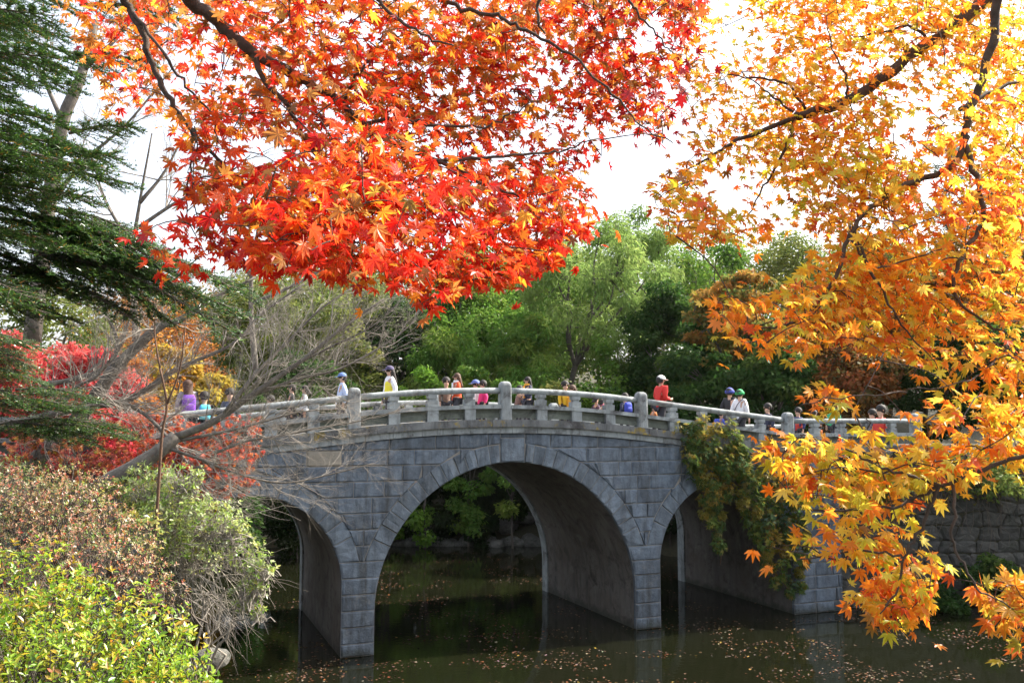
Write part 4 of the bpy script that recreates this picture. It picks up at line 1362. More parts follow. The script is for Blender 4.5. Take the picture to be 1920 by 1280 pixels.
hs.append(person('person in black and white at the far left of the railing', 228, 757, 1.5, 'L', (.5, .5, .5), child=True))
ag = 'people on the right approach path'
hs.append(person('person in a navy jacket with red and white sleeve at the end post', 1497, 763, 1.2, 'L', (.02, .03, .11), vest=(.5, .04, .03), group=ag, child=True))
hs.append(person('person in black holding an orange bag right of the end post', 1527, 768, 1.4, 'C', BLACK, sbag=(.7, .16, .02), group=ag, child=True, pose='bent'))
hs.append(person('person in a bright green jacket right of the end post', 1563, 752, 1.8, 'L', (.03, .33, .15), group=ag))
hs.append(person('dark haired child in a red jacket on the right approach', 1652, 758, 1.8, 'L', (.5, .03, .02), group=ag, child=True))
hs.append(person('person in dark purple behind the red jacket on the right approach', 1636, 766, 2.6, 'L', (.08, .03, .08), group=ag, child=True))
print('HEIGHTS', [round(x, 2) for x in hs])

# ------------------------------------------------------------------ foreground maples
def in_poly(u, v, poly):
    u = np.asarray(u); v = np.asarray(v); r_ = np.zeros(u.shape, bool)
    n = len(poly)
    for i_ in range(n):
        (x1, y1), (x2, y2) = poly[i_], poly[(i_ + 1) % n]
        c = ((y1 > v) != (y2 > v))
        with np.errstate(divide='ignore', invalid='ignore'):
            r_ ^= c & (u < x1 + (v - y1) * (x2 - x1) / (y2 - y1))
    return r_
def fbm2(u, v, sc, seed):
    r_ = np.random.default_rng(seed)
    out = 0
    for o_ in range(3):
        for k in range(4):
            a = r_.uniform(0, 6.28); p = r_.uniform(0, 6.28)
            f = 6.28 / sc * 1.9 ** o_ * r_.uniform(.7, 1.3)
            out = out + np.sin((u * math.cos(a) + v * math.sin(a)) * f + p) * .6 ** o_
    return out / 4

def maple(label, rootloc, trunk_pts, trunk_r, branches, regions, name='maple_tree', seed=1, bark='bark_dark'):
    root = empty(name, rootloc, label, 'tree')
    nodes = []
    if trunk_pts is not None:
        tb = MB(); p_ = smooth_path(trunk_pts, 5)
        tb.add(*tube(p_, np.linspace(trunk_r, trunk_r * .6, len(p_)), 12)); tb.build('trunk', M[bark], root, True)
    for (pts, r0, r1) in branches:
        P3 = smooth_path(np.array([px(u, v, Y * .955) for (u, v, Y) in pts]), 5)
        n_ = len(P3)
        wig = rng.normal(0, .004, (n_, 3)); wig[0] = wig[-1] = 0
        P3 = P3 + wig
        rr = np.linspace(r0, r1, n_) * (1 + rng.normal(0, .05, n_))
        MB().add(*tube(P3, rr, 8)).build('branch', M[bark], root, True)
        nodes.append(P3)
    nodes = list(np.concatenate(nodes))
    allP, allR, allS, allC = [], [], [], []
    tw = MB()
    for reg in regions:
        poly, holes, depth, ncl, nlf, rad, size, pal = (reg[k] for k in ('poly', 'holes', 'Y', 'n', 'per', 'rad', 'size', 'pal'))
        us = [p[0] for p in poly]; vs_ = [p[1] for p in poly]
        C = []
        tries = 0
        while len(C) < ncl and tries < 200:
            tries += 1
            u = rng.uniform(min(us), max(us), 300); v = rng.uniform(min(vs_), max(vs_), 300)
            ok = in_poly(u, v, poly)
            for h_ in holes: ok &= ~in_poly(u, v, h_)
            ok &= fbm2(u, v, reg.get('nsc', 260), seed) > rng.uniform(-1.2, reg.get('thin', .55), 300)
            for a_, b_ in zip(u[ok], v[ok]):
                C.append((a_, b_))
        C = np.array(C[:ncl])
        Yd = depth(C[:, 0], C[:, 1]) + rng.normal(0, reg.get('dY', .22), len(C))
        CP3 = np.array([px(u, v, Y) for (u, v), Y in zip(C, Yd)])
        N0 = np.array(nodes)
        dm = np.array([np.min(np.linalg.norm(N0 - c, axis=1)) for c in CP3])
        for k in np.argsort(dm):
            c = CP3[k]
            NA = np.array(nodes[-4000:]) if len(nodes) > 4000 else np.array(nodes)
            dd = np.linalg.norm(NA - c, axis=1) + .25 * np.maximum(0, c[2] - NA[:, 2])
            j_ = int(np.argmin(dd)); a = NA[j_]
            L = np.linalg.norm(c - a)
            mid = a + (c - a) * .5 + rng.normal(0, .06, 3) * L + np.array([0, 0, .08 * L])
            pth = smooth_path(np.array([a, mid, c]), 3)
            r0 = min(.0055, .0018 + .004 * L)
            tw.add(*tube(pth, np.linspace(r0, .0013, len(pth)), 4, False))
            nodes += list(pth[1:])
            n_ = max(3, int(nlf * rng.uniform(.6, 1.4)))
            # leaves in opposite pairs along the twig and a tuft at its end
            f = rng.uniform(.35, 1.0, n_)
            bp = pth[np.minimum((f * (len(pth) - 1)).astype(int), len(pth) - 1)]
            loc = np.where(rng.uniform(0, 1, (n_, 1)) < .4, bp, c) + rng.normal(0, 1, (n_, 3)) * np.array([1, .8, .55]) * rad
            out = unit(loc - c + (c - a) * .4 + rng.normal(0, .02, (n_, 3)))
            nrm = np.array([.28, -.40, .60]) * reg.get('face', 1) + rng.normal(0, .5, (n_, 3))
            tip = out * .8 + rng.normal(0, .45, (n_, 3)) + np.array([0, 0, -reg.get('droop', .6)])
            cc = pal(C[k, 0], C[k, 1], n_)
            lu, lv = proj(loc)
            keep = in_poly(lu, lv, poly) | (rng.uniform(0, 1, n_) < .05)
            for h_ in holes: keep &= ~in_poly(lu, lv, h_) | (rng.uniform(0, 1, n_) < .10)
            loc, nrm, tip, cc = loc[keep], nrm[keep], tip[keep], cc[keep]
            n_ = len(loc)
            if n_ == 0: continue
            allP.append(loc); allR.append(frames(nrm, tip)); allS.append(size * rng.uniform(.6, 1.22, n_)); allC.append(cc)
    tw.build('twigs', M[bark], root, True, kind='stuff')
    P = np.concatenate(allP); Rm = np.concatenate(allR); S = np.concatenate(allS); C = np.concatenate(allC)
    u, v = proj(P)
    rank = S / P[:, 1] + np.where((u > 15) & (u < 1905) & (v > 15) & (v < 1265), 1, 0)
    idx = np.argsort(-rank)
    big, rest = idx[:300], idx[300:]
    single_leaves('leaf', 'maple_leaf_shape', MAPLE_V, MAPLE_T, P[big], Rm[big], S[big], C[big], root, M['leaf_one'])
    mb = MB(); scatter(mb, MAPLE_V, MAPLE_T, P[rest], Rm[rest], S[rest], C[rest])
    mb.build('leaves', M['leaf'], root, kind='stuff')
    print('LEAVES', label[:30], len(P))
    return root

c_red, c_ored, c_or, c_br, c_deep = (.80, .042, .018), (.88, .12, .022), (.88, .30, .03), (.42, .20, .045), (.42, .018, .02)
def pal_red(u, v, n):
    a = fbm2(np.array([u]), np.array([v]), 300, 77)[0]
    lowc = min(1, max(0, (v - 200) / 250))
    left = min(1, max(0, (430 - u) / 250)) * (1 - lowc * .6)
    right = min(1, max(0, (u - 1080) / 120))
    w = [(1.4 + 2.6 * lowc + .8 * right + a, c_red), (2.4 + 1.6 * lowc, c_ored), (2.1 + 2.2 * left - .6 * lowc + a * .3, c_or), (2.4 + 1.2 * left - 1.5 * lowc + 1.2 * right, c_br), (.35 + 3.2 * right, c_deep), (.25, (.78, .48, .06))]  # extra brown up high is partly shaded undersides put into the colour
    return pick_cols([(max(.05, x), c) for x, c in w], n, .2)
c_gold, c_yg, c_oy, c_lemon = (.88, .46, .035), (.66, .58, .05), (.88, .28, .025), (.92, .66, .09)
def pal_gold(u, v, n):
    a = fbm2(np.array([u]), np.array([v]), 330, 55)[0]
    tipz = 1 if (1080 < v and u < 1800) else 0
    red = min(1, max(0, (1480 - u) / 200)) * (.5 if v < 500 else 1.0)
    rr = 1.0 if (u > 1740 and 230 < v < 420) else 0
    mid = 1.6 if 430 < v < 760 else .4
    w = [(2.6, c_gold), (1.2 + 1.6 * max(0, a) + (2.6 if 850 < v < 1070 and u > 1540 else 0), c_yg), (1.8 + mid + 1.8 * tipz + red * 1.5 + max(0, -a), c_oy), (1.1, c_lemon), (.35 + 1.2 * tipz + red * .8 + rr * 2.5, (.76, .14, .03)), (.15, (.42, .2, .04))]
    return pick_cols(w, n, .10)

YR = lambda u, v: 3.05 + .35 * np.sin(u * .006 + 1) + .25 * np.sin(v * .011) + .0003 * (700 - v)
RED_POLY = [(60, -60), (1330, -60), (1330, 60), (1300, 130), (1300, 220), (1275, 290), (1225, 270), (1180, 240), (1150, 235), (1140, 290), (1095, 330),
            (1150, 430), (1140, 462), (1060, 440), (1040, 505), (985, 525), (930, 545), (870, 530), (845, 560), (800, 590), (765, 560), (720, 520), (660, 545), (600, 535), (540, 515), (470, 520),
            (420, 490), (350, 540), (310, 550), (285, 510), (230, 450), (225, 425), (320, 395), (300, 330), (240, 300), (215, 265), (230, 245), (195, 210), (200, 170), (150, 110), (130, 60)]
RED_HOLES = [[(215, 205), (300, 215), (350, 300), (340, 400), (250, 400), (250, 330), (215, 290)], [(800, 150), (880, 155), (860, 180), (790, 175)],
             [(455, 250), (520, 260), (540, 300), (470, 300)], [(1190, 60), (1230, 20), (1260, 60), (1215, 100)], [(420, 410), (470, 400), (500, 440), (440, 450)]]
red_br = [
    ([(200, -330, 2.6), (300, -90, 2.8), (355, 0, 2.95), (420, 50, 3.0), (470, 95, 3.0), (560, 145, 3.05), (640, 195, 3.1), (700, 245, 3.1), (760, 280, 3.1), (830, 305, 3.1), (900, 340, 3.15), (980, 372, 3.2)], .026, .004),
    ([(685, 232, 3.1), (760, 225, 3.1), (830, 237, 3.1), (920, 235, 3.1), (960, 210, 3.1), (1010, 190, 3.1)], .007, .002),
    ([(820, 303, 3.1), (900, 295, 3.1), (1000, 290, 3.15), (1060, 283, 3.2), (1110, 262, 3.2)], .007, .002),
    ([(758, 279, 3.1), (800, 330, 3.1), (815, 350, 3.1), (830, 400, 3.15), (850, 440, 3.2)], .006, .002),
    ([(120, -300, 2.7), (200, -80, 3.1), (235, 0, 3.2), (265, 60, 3.2), (285, 120, 3.2), (320, 190, 3.2), (355, 240, 3.2), (400, 290, 3.2), (450, 340, 3.2), (500, 380, 3.25), (545, 430, 3.25)], .016, .003),
    ([(358, 245, 3.2), (362, 290, 3.2), (352, 345, 3.2), (350, 410, 3.25)], .006, .002),
    ([(250, 25, 3.2), (300, 90, 3.15), (340, 150, 3.15), (395, 215, 3.15), (407, 265, 3.15)], .007, .002),
    ([(468, 94, 3.0), (490, 140, 3.0), (540, 200, 3.0), (570, 260, 3.05), (620, 320, 3.05), (655, 380, 3.1), (690, 440, 3.1)], .010, .003),
    ([(540, -150, 2.9), (640, -60, 2.9), (700, -10, 2.9), (740, 30, 2.9), (790, 65, 2.9), (850, 85, 2.95)], .009, .003),
    ([(760, -60, 3), (828, 0, 3.0), (892, 24, 3.0), (942, 37, 3.0), (980, 57, 3.0), (1040, 85, 3.0), (1100, 130, 3.0), (1160, 190, 3.0), (1205, 235, 3.0), (1262, 268, 3.0)], .009, .002),
    ([(1005, -60, 2.8), (1010, 0, 2.8), (1010, 40, 2.8), (1022, 63, 2.85)], .007, .003),
    ([(1140, -70, 3.2), (1180, 0, 3.2), (1200, 30, 3.2), (1240, 75, 3.2), (1265, 102, 3.2)], .006, .002),
    ([(640, 190, 3.1), (675, 135, 3.0), (700, 100, 3.0), (720, 60, 2.95)], .006, .002),
    ([(690, 440, 3.1), (760, 470, 3.15), (800, 530, 3.2)], .003, .0015),
]
r0 = px(200, -330, 2.6)
maple('red and orange Japanese maple whose branches hang from the top left over the view', (-2.9, 1.9, 4.6),
      np.array([(-2.9, 1.9, 4.4), (-2.8, 1.95, 5.6), (-2.65, 2.0, 6.6), (-2.3, 2.2, 7.5), r0 + np.array([-.15, -.1, .1]), r0]), .12, red_br,
      [dict(poly=RED_POLY, holes=RED_HOLES, Y=YR, n=640, per=11, rad=.085, size=.036, pal=pal_red, thin=.1, droop=.45),
       dict(poly=[(330, 330), (1080, 300), (1130, 440), (960, 530), (800, 570), (640, 530), (420, 490), (330, 440)], holes=[], Y=YR, n=150, per=12, rad=.08, size=.038, pal=pal_red, thin=.6, droop=.6),
       dict(poly=[(960, -50), (1335, -50), (1305, 130), (1300, 215), (1275, 285), (1225, 268), (1150, 232), (1060, 215), (980, 190)], holes=[[(1185, 60), (1230, 20), (1255, 60), (1215, 95)]], Y=YR, n=130, per=10, rad=.08, size=.038, pal=pal_red, thin=.2, droop=.5),
       dict(poly=[(260, -40), (1100, -40), (1100, 260), (700, 300), (420, 260), (330, 120)], holes=RED_HOLES, Y=YR, n=150, per=10, rad=.09, size=.036, pal=pal_red, thin=.2, droop=.45)], seed=3)

YG = lambda u, v: np.where(v < 470, 4.3 - .0012 * v + .3 * np.sin(u * .01), 3.5 + .15 * np.sin(u * .012))
G_A = [(1240, 130), (1310, 60), (1330, -60), (1980, -60), (1980, 470), (1640, 460), (1560, 440), (1480, 440), (1420, 470), (1350, 450), (1280, 470), (1240, 440), (1215, 350), (1250, 320), (1290, 300), (1290, 200)]
G_AH = [[(1335, 305), (1372, 290), (1402, 335), (1392, 395), (1352, 402), (1322, 352)], [(1130, 250), (1225, 270), (1235, 330), (1195, 380), (1100, 380)], [(1682, 218), (1728, 206), (1742, 255), (1712, 306), (1676, 292)],
        [(1738, 290), (1776, 284), (1762, 335), (1745, 402), (1722, 382)], [(1345, 0), (1392, 0), (1386, 22), (1352, 24)]]
G_B = [(1315, 585), (1330, 560), (1420, 560), (1500, 520), (1520, 470), (1570, 440), (1980, 430), (1980, 700), (1900, 690), (1850, 660), (1800, 680), (1720, 690), (1690, 660), (1640, 690), (1600, 640), (1540, 640), (1520, 700), (1440, 670), (1360, 630)]
G_B2 = [(1480, 735), (1530, 720), (1600, 735), (1610, 770), (1570, 770), (1545, 790), (1500, 780)]
G_B3 = [(1690, 680), (1900, 640), (1980, 700), (1980, 770), (1880, 750), (1830, 720), (1760, 740), (1700, 720)]
G_C = [(1395, 820), (1450, 800), (1520, 810), (1600, 800), (1700, 760), (1800, 740), (1980, 740), (1980, 900), (1880, 900), (1800, 940), (1740, 950), (1745, 1010), (1760, 1060), (1745, 1120), (1760, 1150), (1730, 1190), (1700, 1205),
       (1660, 1190), (1640, 1160), (1580, 1150), (1575, 1110), (1610, 1080), (1560, 1050), (1500, 1060), (1470, 1090), (1445, 1060), (1440, 990), (1500, 970), (1460, 910), (1420, 860)]
G_D = [(1815, 1100), (1870, 1080), (1930, 1090), (1980, 1100), (1980, 1220), (1900, 1225), (1870, 1190), (1830, 1160)]
gold_br = [
    ([(2160, -330, 3.6), (1960, -90, 4.0), (1850, 0, 4.1), (1740, 80, 4.1), (1660, 140, 4.1), (1600, 185, 4.1), (1520, 212, 4.1), (1490, 216, 4.1)], .032, .017),
    ([(1495, 215, 4.1), (1420, 250, 4.1), (1370, 268, 4.1), (1330, 295, 4.1), (1280, 325, 4.15)], .012, .003),
    ([(1490, 218, 4.1), (1480, 260, 4.1), (1462, 300, 4.1), (1440, 340, 4.1), (1400, 405, 4.15)], .009, .003),
    ([(1510, 205, 4.1), (1475, 155, 4.1), (1420, 148, 4.1), (1365, 140, 4.15)], .007, .003),
    ([(1488, 210, 4.1), (1440, 175, 4.1), (1390, 135, 4.15)], .006, .002),
    ([(1590, 185, 4.1), (1585, 140, 4.1), (1560, 90, 4.1), (1550, 30, 4.15)], .006, .002),
    ([(1745, 76, 4.1), (1710, 52, 4.1), (1660, 60, 4.1), (1600, 70, 4.1)], .008, .003),
    ([(2060, -300, 3.5), (1900, -100, 3.6), (1870, 0, 3.7), (1865, 60, 3.7), (1840, 150, 3.7), (1815, 220, 3.7), (1808, 270, 3.7), (1780, 315, 3.7), (1700, 345, 3.7), (1640, 385, 3.65), (1600, 425, 3.6), (1578, 490, 3.5), (1540, 560, 3.45), (1500, 598, 3.45), (1460, 612, 3.45), (1400, 620, 3.5)], .021, .003),
    ([(1810, 272, 3.7), (1830, 330, 3.65), (1842, 380, 3.6), (1835, 430, 3.6), (1800, 480, 3.55), (1790, 540, 3.5), (1800, 570, 3.5), (1850, 610, 3.5), (1905, 637, 3.5)], .012, .003),
    ([(1600, 425, 3.6), (1630, 500, 3.5), (1660, 560, 3.5), (1700, 620, 3.5), (1755, 680, 3.5)], .007, .002),
    ([(1592, 420, 3.6), (1600, 450, 3.5), (1640, 500, 3.5), (1720, 480, 3.5), (1790, 455, 3.5)], .006, .002),
    ([(2300, 640, 2.3), (2080, 775, 2.7), (1920, 850, 2.85), (1830, 885, 2.9), (1760, 910, 2.9), (1690, 945, 2.9), (1600, 955, 2.9), (1510, 950, 2.95), (1460, 900, 2.95)], .009, .002),
    ([(1760, 912, 2.9), (1730, 980, 2.9), (1700, 1035, 2.9), (1685, 1100, 2.9), (1650, 1150, 2.9)], .006, .002),
    ([(1786, 905, 2.9), (1786, 960, 2.85), (1790, 1020, 2.85), (1815, 1075, 2.85), (1850, 1115, 2.85), (1925, 1150, 2.85)], .005, .002),
    ([(1762, 910, 2.9), (1700, 890, 2.9), (1640, 868, 2.9), (1580, 838, 2.95), (1500, 815, 3.0)], .006, .002),
    ([(1900, 637, 3.5), (1850, 690, 3.3), (1800, 720, 3.2), (1700, 730, 3.1)], .004, .0015),
    ([(1700, 735, 3.1), (1640, 740, 3.05), (1560, 750, 3.0), (1500, 760, 3.0)], .003, .0015),
    ([(1800, 205, 3.7), (1850, 175, 3.8), (1920, 150, 3.9), (1990, 140, 4.0)], .010, .004),
    ([(1690, 1040, 2.9), (1620, 1030, 2.9), (1560, 1040, 2.9), (1490, 1050, 2.9)], .004, .0015),
]
g0 = px(2160, -330, 3.6); g1 = px(2060, -300, 3.5); g2 = px(2300, 640, 2.3)
gold = maple('golden yellow and orange Japanese maple whose branches frame the right side', (3.9, 3.0, 4.3),
      np.array([(3.9, 3.0, 4.1), (3.85, 3.0, 5.2), (3.75, 3.05, 6.3), (3.5, 3.2, 7.4), (3.1, 3.4, 8.1), g0]), .14, gold_br + [
      ([(2800, -250, 2.9), (2500, -350, 3.2), (2060, -300, 3.5)], .05, .03), ([(4000, 560, 3.0), (2900, 600, 2.6), (2300, 640, 2.3)], .03, .012)],
      [dict(poly=G_A, holes=G_AH, Y=YG, n=760, per=12, rad=.10, size=.037, pal=pal_gold, thin=.45, droop=.4),
       dict(poly=G_B, holes=[], Y=YG, n=215, per=12, rad=.085, size=.038, pal=pal_gold, thin=1.1, droop=.9, face=1.2),
       dict(poly=G_B2, holes=[], Y=lambda u, v: 3.0 + 0 * u, n=10, per=6, rad=.045, size=.043, pal=pal_gold, thin=2, droop=.9, dY=.05),
       dict(poly=G_B3, holes=[], Y=lambda u, v: 3.2 + 0 * u, n=26, per=9, rad=.065, size=.043, pal=pal_gold, thin=.8, droop=.9, dY=.1),
       dict(poly=G_C, holes=[[(1640, 780), (1720, 775), (1700, 800), (1640, 805)]], Y=lambda u, v: 2.9 + .1 * np.sin(u * .02), n=160, per=8, rad=.065, size=.041, pal=pal_gold, thin=.9, droop=.9, dY=.12, face=1.2),
       dict(poly=G_D, holes=[], Y=lambda u, v: 2.85 + 0 * u, n=26, per=7, rad=.05, size=.044, pal=lambda u, v, n: pick_cols([(3, (.72, .36, .04)), (2, (.5, .42, .05)), (2, (.75, .22, .03))], n, .1), thin=2, droop=.6, dY=.06)], seed=8)

# ------------------------------------------------------------------ bare tree leaning over the left end of the bridge
def grow(mb, p, d, L, r, lev, up=.12, spread=.7):
    n = 5 if lev > 0 else 3
    pts = [p]; dirs = []
    d = unit(d)
    for k in range(n):
        d = unit(d + rng.normal(0, .13, 3) + np.array([0, 0, up * .25]))
        pts.append(pts[-1] + d * L / n); dirs.append(d)
    mb.add(*tube(pts, np.linspace(r, r * .45, n + 1), 4 if r > .012 else 3, False))
    if lev <= 0: return
    for k in range(1, n + 1):
        for _ in range(1 if rng.uniform() < .75 else 2):
            ax = unit(rng.normal(0, 1, 3))
            dd = unit(dirs[min(k, n - 1)] + ax * spread * rng.uniform(.6, 1.2))
            grow(mb, pts[k], dd, L * rng.uniform(.42, .7), r * (1 - .5 * k / n) * .55, lev - 1, up, spread)

def bare_tree(label, base, limbs, Y0, bark='bark_grey', group=None, name='bare_tree', lev=2, tl=.9, every=2, trunk_n=1):
    """limbs: list of (pixel path, r0, r1); the first trunk_n of them are the trunk"""
    root = empty(name, base, label, 'tree', group)
    for n_, (pts, r0, r1) in enumerate(limbs):
        P3 = smooth_path(np.array([px(u, v, Y0 + dy) for (u, v, dy) in pts]), 4)
        mb = MB()
        rr = np.linspace(r0, r1, len(P3)) * (1 + rng.normal(0, .03, len(P3)))
        mb.add(*tube(P3, rr, 9, True))
        tb = MB()
        if n_ >= trunk_n:
            T = np.gradient(P3, axis=0)
            for k in range(3, len(P3), every):
                f = k / len(P3)
                for _ in range(3):
                    dd = unit(unit(T[k]) + rng.normal(0, .75, 3) + np.array([0, 0, .25]))
                    grow(tb, P3[k], dd, tl * (1.15 - .55 * f) * rng.uniform(.5, 1.1), min(.011, rr[k] * .4) * Y0 / 13, lev)
        lo = mb.build('trunk' if n_ < trunk_n else 'branch', M[bark], root, True)
        if tb.n:
            t_ = tb.build('twigs', M['twig_pale'] if bark == 'bark_grey' else M[bark], lo, True, kind='stuff')
            t_.location = (0, 0, 0)
    return root
bare_tree('leaning grey bare tree whose leafless limbs reach over the left end of the bridge', tuple(px(150, 950, 13.6)), [
    ([(120, 990, 0), (180, 920, 0), (250, 878, 0), (300, 845, .1), (330, 818, .2)], .145, .10),
    ([(328, 820, .2), (403, 789, .3), (470, 742, .4), (571, 672, .6), (638, 618, .8), (720, 560, 1.0)], .065, .014),
    ([(318, 841, .1), (380, 862, .2), (440, 886, .3), (529, 905, .6), (623, 888, 1.0), (700, 868, 1.2)], .026, .006),
    ([(334, 826, .2), (440, 805, .4), (505, 787, .7), (570, 771, 1.0), (650, 766, 1.3)], .028, .007),
    ([(400, 850, .3), (464, 826, .4), (518, 818, .6), (597, 802, .9), (675, 789, 1.2), (760, 765, 1.5)], .024, .006),
    ([(420, 775, .3), (480, 700, .5), (540, 640, .8), (600, 580, 1.0), (660, 540, 1.2)], .034, .009),
    ([(470, 742, .4), (560, 710, .7), (640, 690, 1.0), (730, 640, 1.4), (780, 600, 1.6)], .030, .008),
    ([(540, 690, .6), (620, 650, .9), (700, 610, 1.1), (770, 545, 1.3)], .024, .006),
    ([(253, 883, 0), (297, 919, -.2), (330, 950, -.4), (362, 985, -.5)], .02, .006),
], 13.4, lev=2, tl=1.05, every=2)
bare_tree('second grey bare tree with a pale trunk crossing behind the crimson maple', tuple(px(30, 905, 15)), [
    ([(30, 915, 0), (70, 860, 0), (118, 816, 0), (175, 749, .1), (215, 690, .2)], .15, .11),
    ([(215, 690, .2), (269, 638, .3), (302, 611, .4), (336, 600, .5), (400, 560, .7), (480, 520, .9)], .105, .02),
    ([(0, 796, -.5), (50, 789, -.4), (111, 773, -.2), (168, 762, 0), (235, 752, .2), (285, 722, .3), (336, 689, .4), (437, 645, .6), (487, 591, .8), (571, 531, 1.0)], .075, .015),
    ([(180, 755, 0), (232, 755, 0), (284, 787, -.2), (336, 847, -.4), (388, 920, -.6), (435, 964, -.8)], .04, .012),
    ([(77, 722, -.2), (134, 712, 0), (188, 695, .2), (230, 640, .3), (250, 560, .4)], .05, .012),
    ([(205, 700, .2), (220, 640, .3), (190, 570, .2), (170, 520, .1)], .04, .01),
    ([(111, 769, -.3), (144, 725, -.4), (185, 702, -.4), (200, 650, -.4)], .035, .01),
], 15, lev=2, tl=1.0, every=2)
vt = bare_tree('slim reddish sapling standing upright in front of the bare limbs', tuple(px(288, 1070, 12)), [
    ([(288, 1070, 0), (292, 1000, 0), (300, 870, 0), (305, 805, 0), (313, 758, 0), (300, 690, 0)], .024, .014),
    ([(313, 758, 0), (335, 700, 0), (345, 640, 0), (350, 560, .1)], .014, .006),
    ([(300, 690, 0), (290, 620, .1), (295, 540, .2)], .013, .006)], 12, bark='vine', name='sapling', lev=1, tl=.5, every=4)
bg2 = 'bare trees behind the fir'
for lab, limbs, Y in [
    ('tall bare grey tree leaning right at the upper left', [([(60, 640, 0), (90, 400, 0), (118, 230, 0), (150, 150, 0), (180, 40, .3)], .2, .09), ([(118, 230, 0), (70, 120, .2), (30, 20, .3)], .06, .02), ([(95, 380, 0), (160, 300, .3), (240, 230, .6), (330, 120, .8)], .06, .015), ([(90, 420, 0), (40, 330, .2), (10, 250, .3)], .05, .015), ([(160, 130, 0), (230, 60, .3), (280, -20, .5)], .05, .02)], 21),
    ('bare tree with fine upright twigs behind the gap in the red leaves', [([(255, 640, 0), (250, 480, 0), (262, 380, 0), (285, 250, 0)], .09, .02), ([(262, 380, 0), (310, 320, .3), (360, 220, .5)], .06, .015), ([(252, 470, 0), (200, 380, .2), (170, 290, .3)], .06, .015), ([(255, 430, 0), (330, 380, .3), (410, 340, .5), (470, 290, .6)], .06, .015)], 24),
    ('bare pale tree behind the lower edge of the red leaves', [([(480, 700, 0), (470, 560, 0), (480, 450, 0), (500, 340, 0)], .09, .02), ([(478, 470, 0), (540, 420, .3), (620, 360, .5)], .06, .015), ([(472, 520, 0), (420, 440, .2), (380, 350, .3)], .06, .015), ([(470, 570, 0), (560, 530, .3), (660, 470, .5), (720, 420, .6)], .06, .015)], 27)]:
    bare_tree(lab, tuple(px(limbs[0][0][0][0], limbs[0][0][0][1] + 60, Y)), limbs, Y, group=bg2, lev=2, tl=2.2, every=4)

# ------------------------------------------------------------------ fir at the left edge
def fir_spray(nb, wd, a, b, wid, dens=1.0, tone=0):
    """one drooping fir branch from a to b with flat side shoots and needles"""
    P_ = smooth_path(np.array([a, a + (b - a) * .5 + np.array([0, 0, .06 * np.linalg.norm(b - a)]), b]), 8)
    n = len(P_); L = np.linalg.norm(b - a)
    wd.add(*tube(P_, np.linspace(.016, .004, n), 5, False))
    ax = unit(b - a); side = unit(np.cross(ax, (0, 0, 1)))
    upv = np.cross(side, ax)
    shoots = [(P_[0], P_[-1], P_)]
    k = max(6, int(L / .036 * dens))
    for i_ in range(k):
        f = .08 + .9 * i_ / k
        p = P_[min(n - 1, int(f * (n - 1)))]
        for s_ in (1, -1):
            l = wid * (1 - .75 * f) * rng.uniform(.6, 1.15) + .05
            d_ = unit(ax * .75 + side * s_ * .8 + upv * rng.normal(-.06, .14))
            e = p + d_ * l + np.array([0, 0, -.18 * l])
            wd.add(*tube([p, p + (e - p) * .5 + upv * .01, e], [.004, .003, .0015], 3, False))
            shoots.append((p, e, None))
            if l > .11:
                for g in (.45, .75):
                    for s2 in (1, -1):
                        p2 = p + (e - p) * g
                        e2 = p2 + unit(d_ + side * s2 * .7 + upv * rng.normal(0, .1)) * l * .38
                        shoots.append((p2, e2, None))
    A = np.array([s_[0] for s_ in shoots]); E_ = np.array([s_[1] for s_ in shoots])
    Ls = np.linalg.norm(E_ - A, axis=1)
    cnt = np.maximum(8, (Ls / .0064 * dens).astype(int))
    idx = np.repeat(np.arange(len(A)), cnt)
    t = rng.uniform(.02, 1.04, len(idx))
    Q = A[idx] + (E_ - A)[idx] * t[:, None]
    D_ = unit((E_ - A)[idx])
    S_ = unit(np.cross(D_, upv)); sg = np.where(rng.uniform(0, 1, len(idx)) < .5, 1, -1)[:, None]
    nd = unit(D_ * .55 + S_ * sg * rng.uniform(.5, 1, (len(idx), 1)) + upv * rng.normal(.22, .25, (len(idx), 1)))
    ln = rng.uniform(.022, .040, (len(idx), 1))
    wv_ = unit(np.cross(nd, upv + rng.normal(0, .3, nd.shape))) * .0042
    V_ = np.stack([Q - wv_, Q + wv_, Q + nd * ln], 1).reshape(-1, 3)
    t3 = np.arange(len(idx) * 3).reshape(-1, 3)
    cols = pick_cols([(4, (.028, .070, .015)), (2, (.06, .14, .024)), (.8, (.14, .26, .035)), (.25, (.36, .17, .03))], len(idx), .15)
    nb.add(V_, None, t3, np.repeat(cols, 3, 0))
def fir(label, base, trunk, sprays, tr):
    root = empty('fir_tree', base, label, 'tree')
    if trunk is not None:
        mb = MB(); p_ = smooth_path(trunk, 5); mb.add(*tube(p_, np.linspace(tr, tr * .5, len(p_)), 10)); mb.build('trunk', M['bark_brown'], root, True)
    for (ua, va, ub, vb, Y, wid) in sprays:
        nb, wd = MB(), MB()
        a = px(ua, va, Y); b = px(ub, vb, Y - rng.uniform(.0, .5))
        fir_spray(nb, wd, a, b, wid)
        br = wd.build('branch', M['bark_brown'], root, True)
        nb.build('needles', M['needle'], br, kind='stuff').location = (0, 0, 0)
    return root
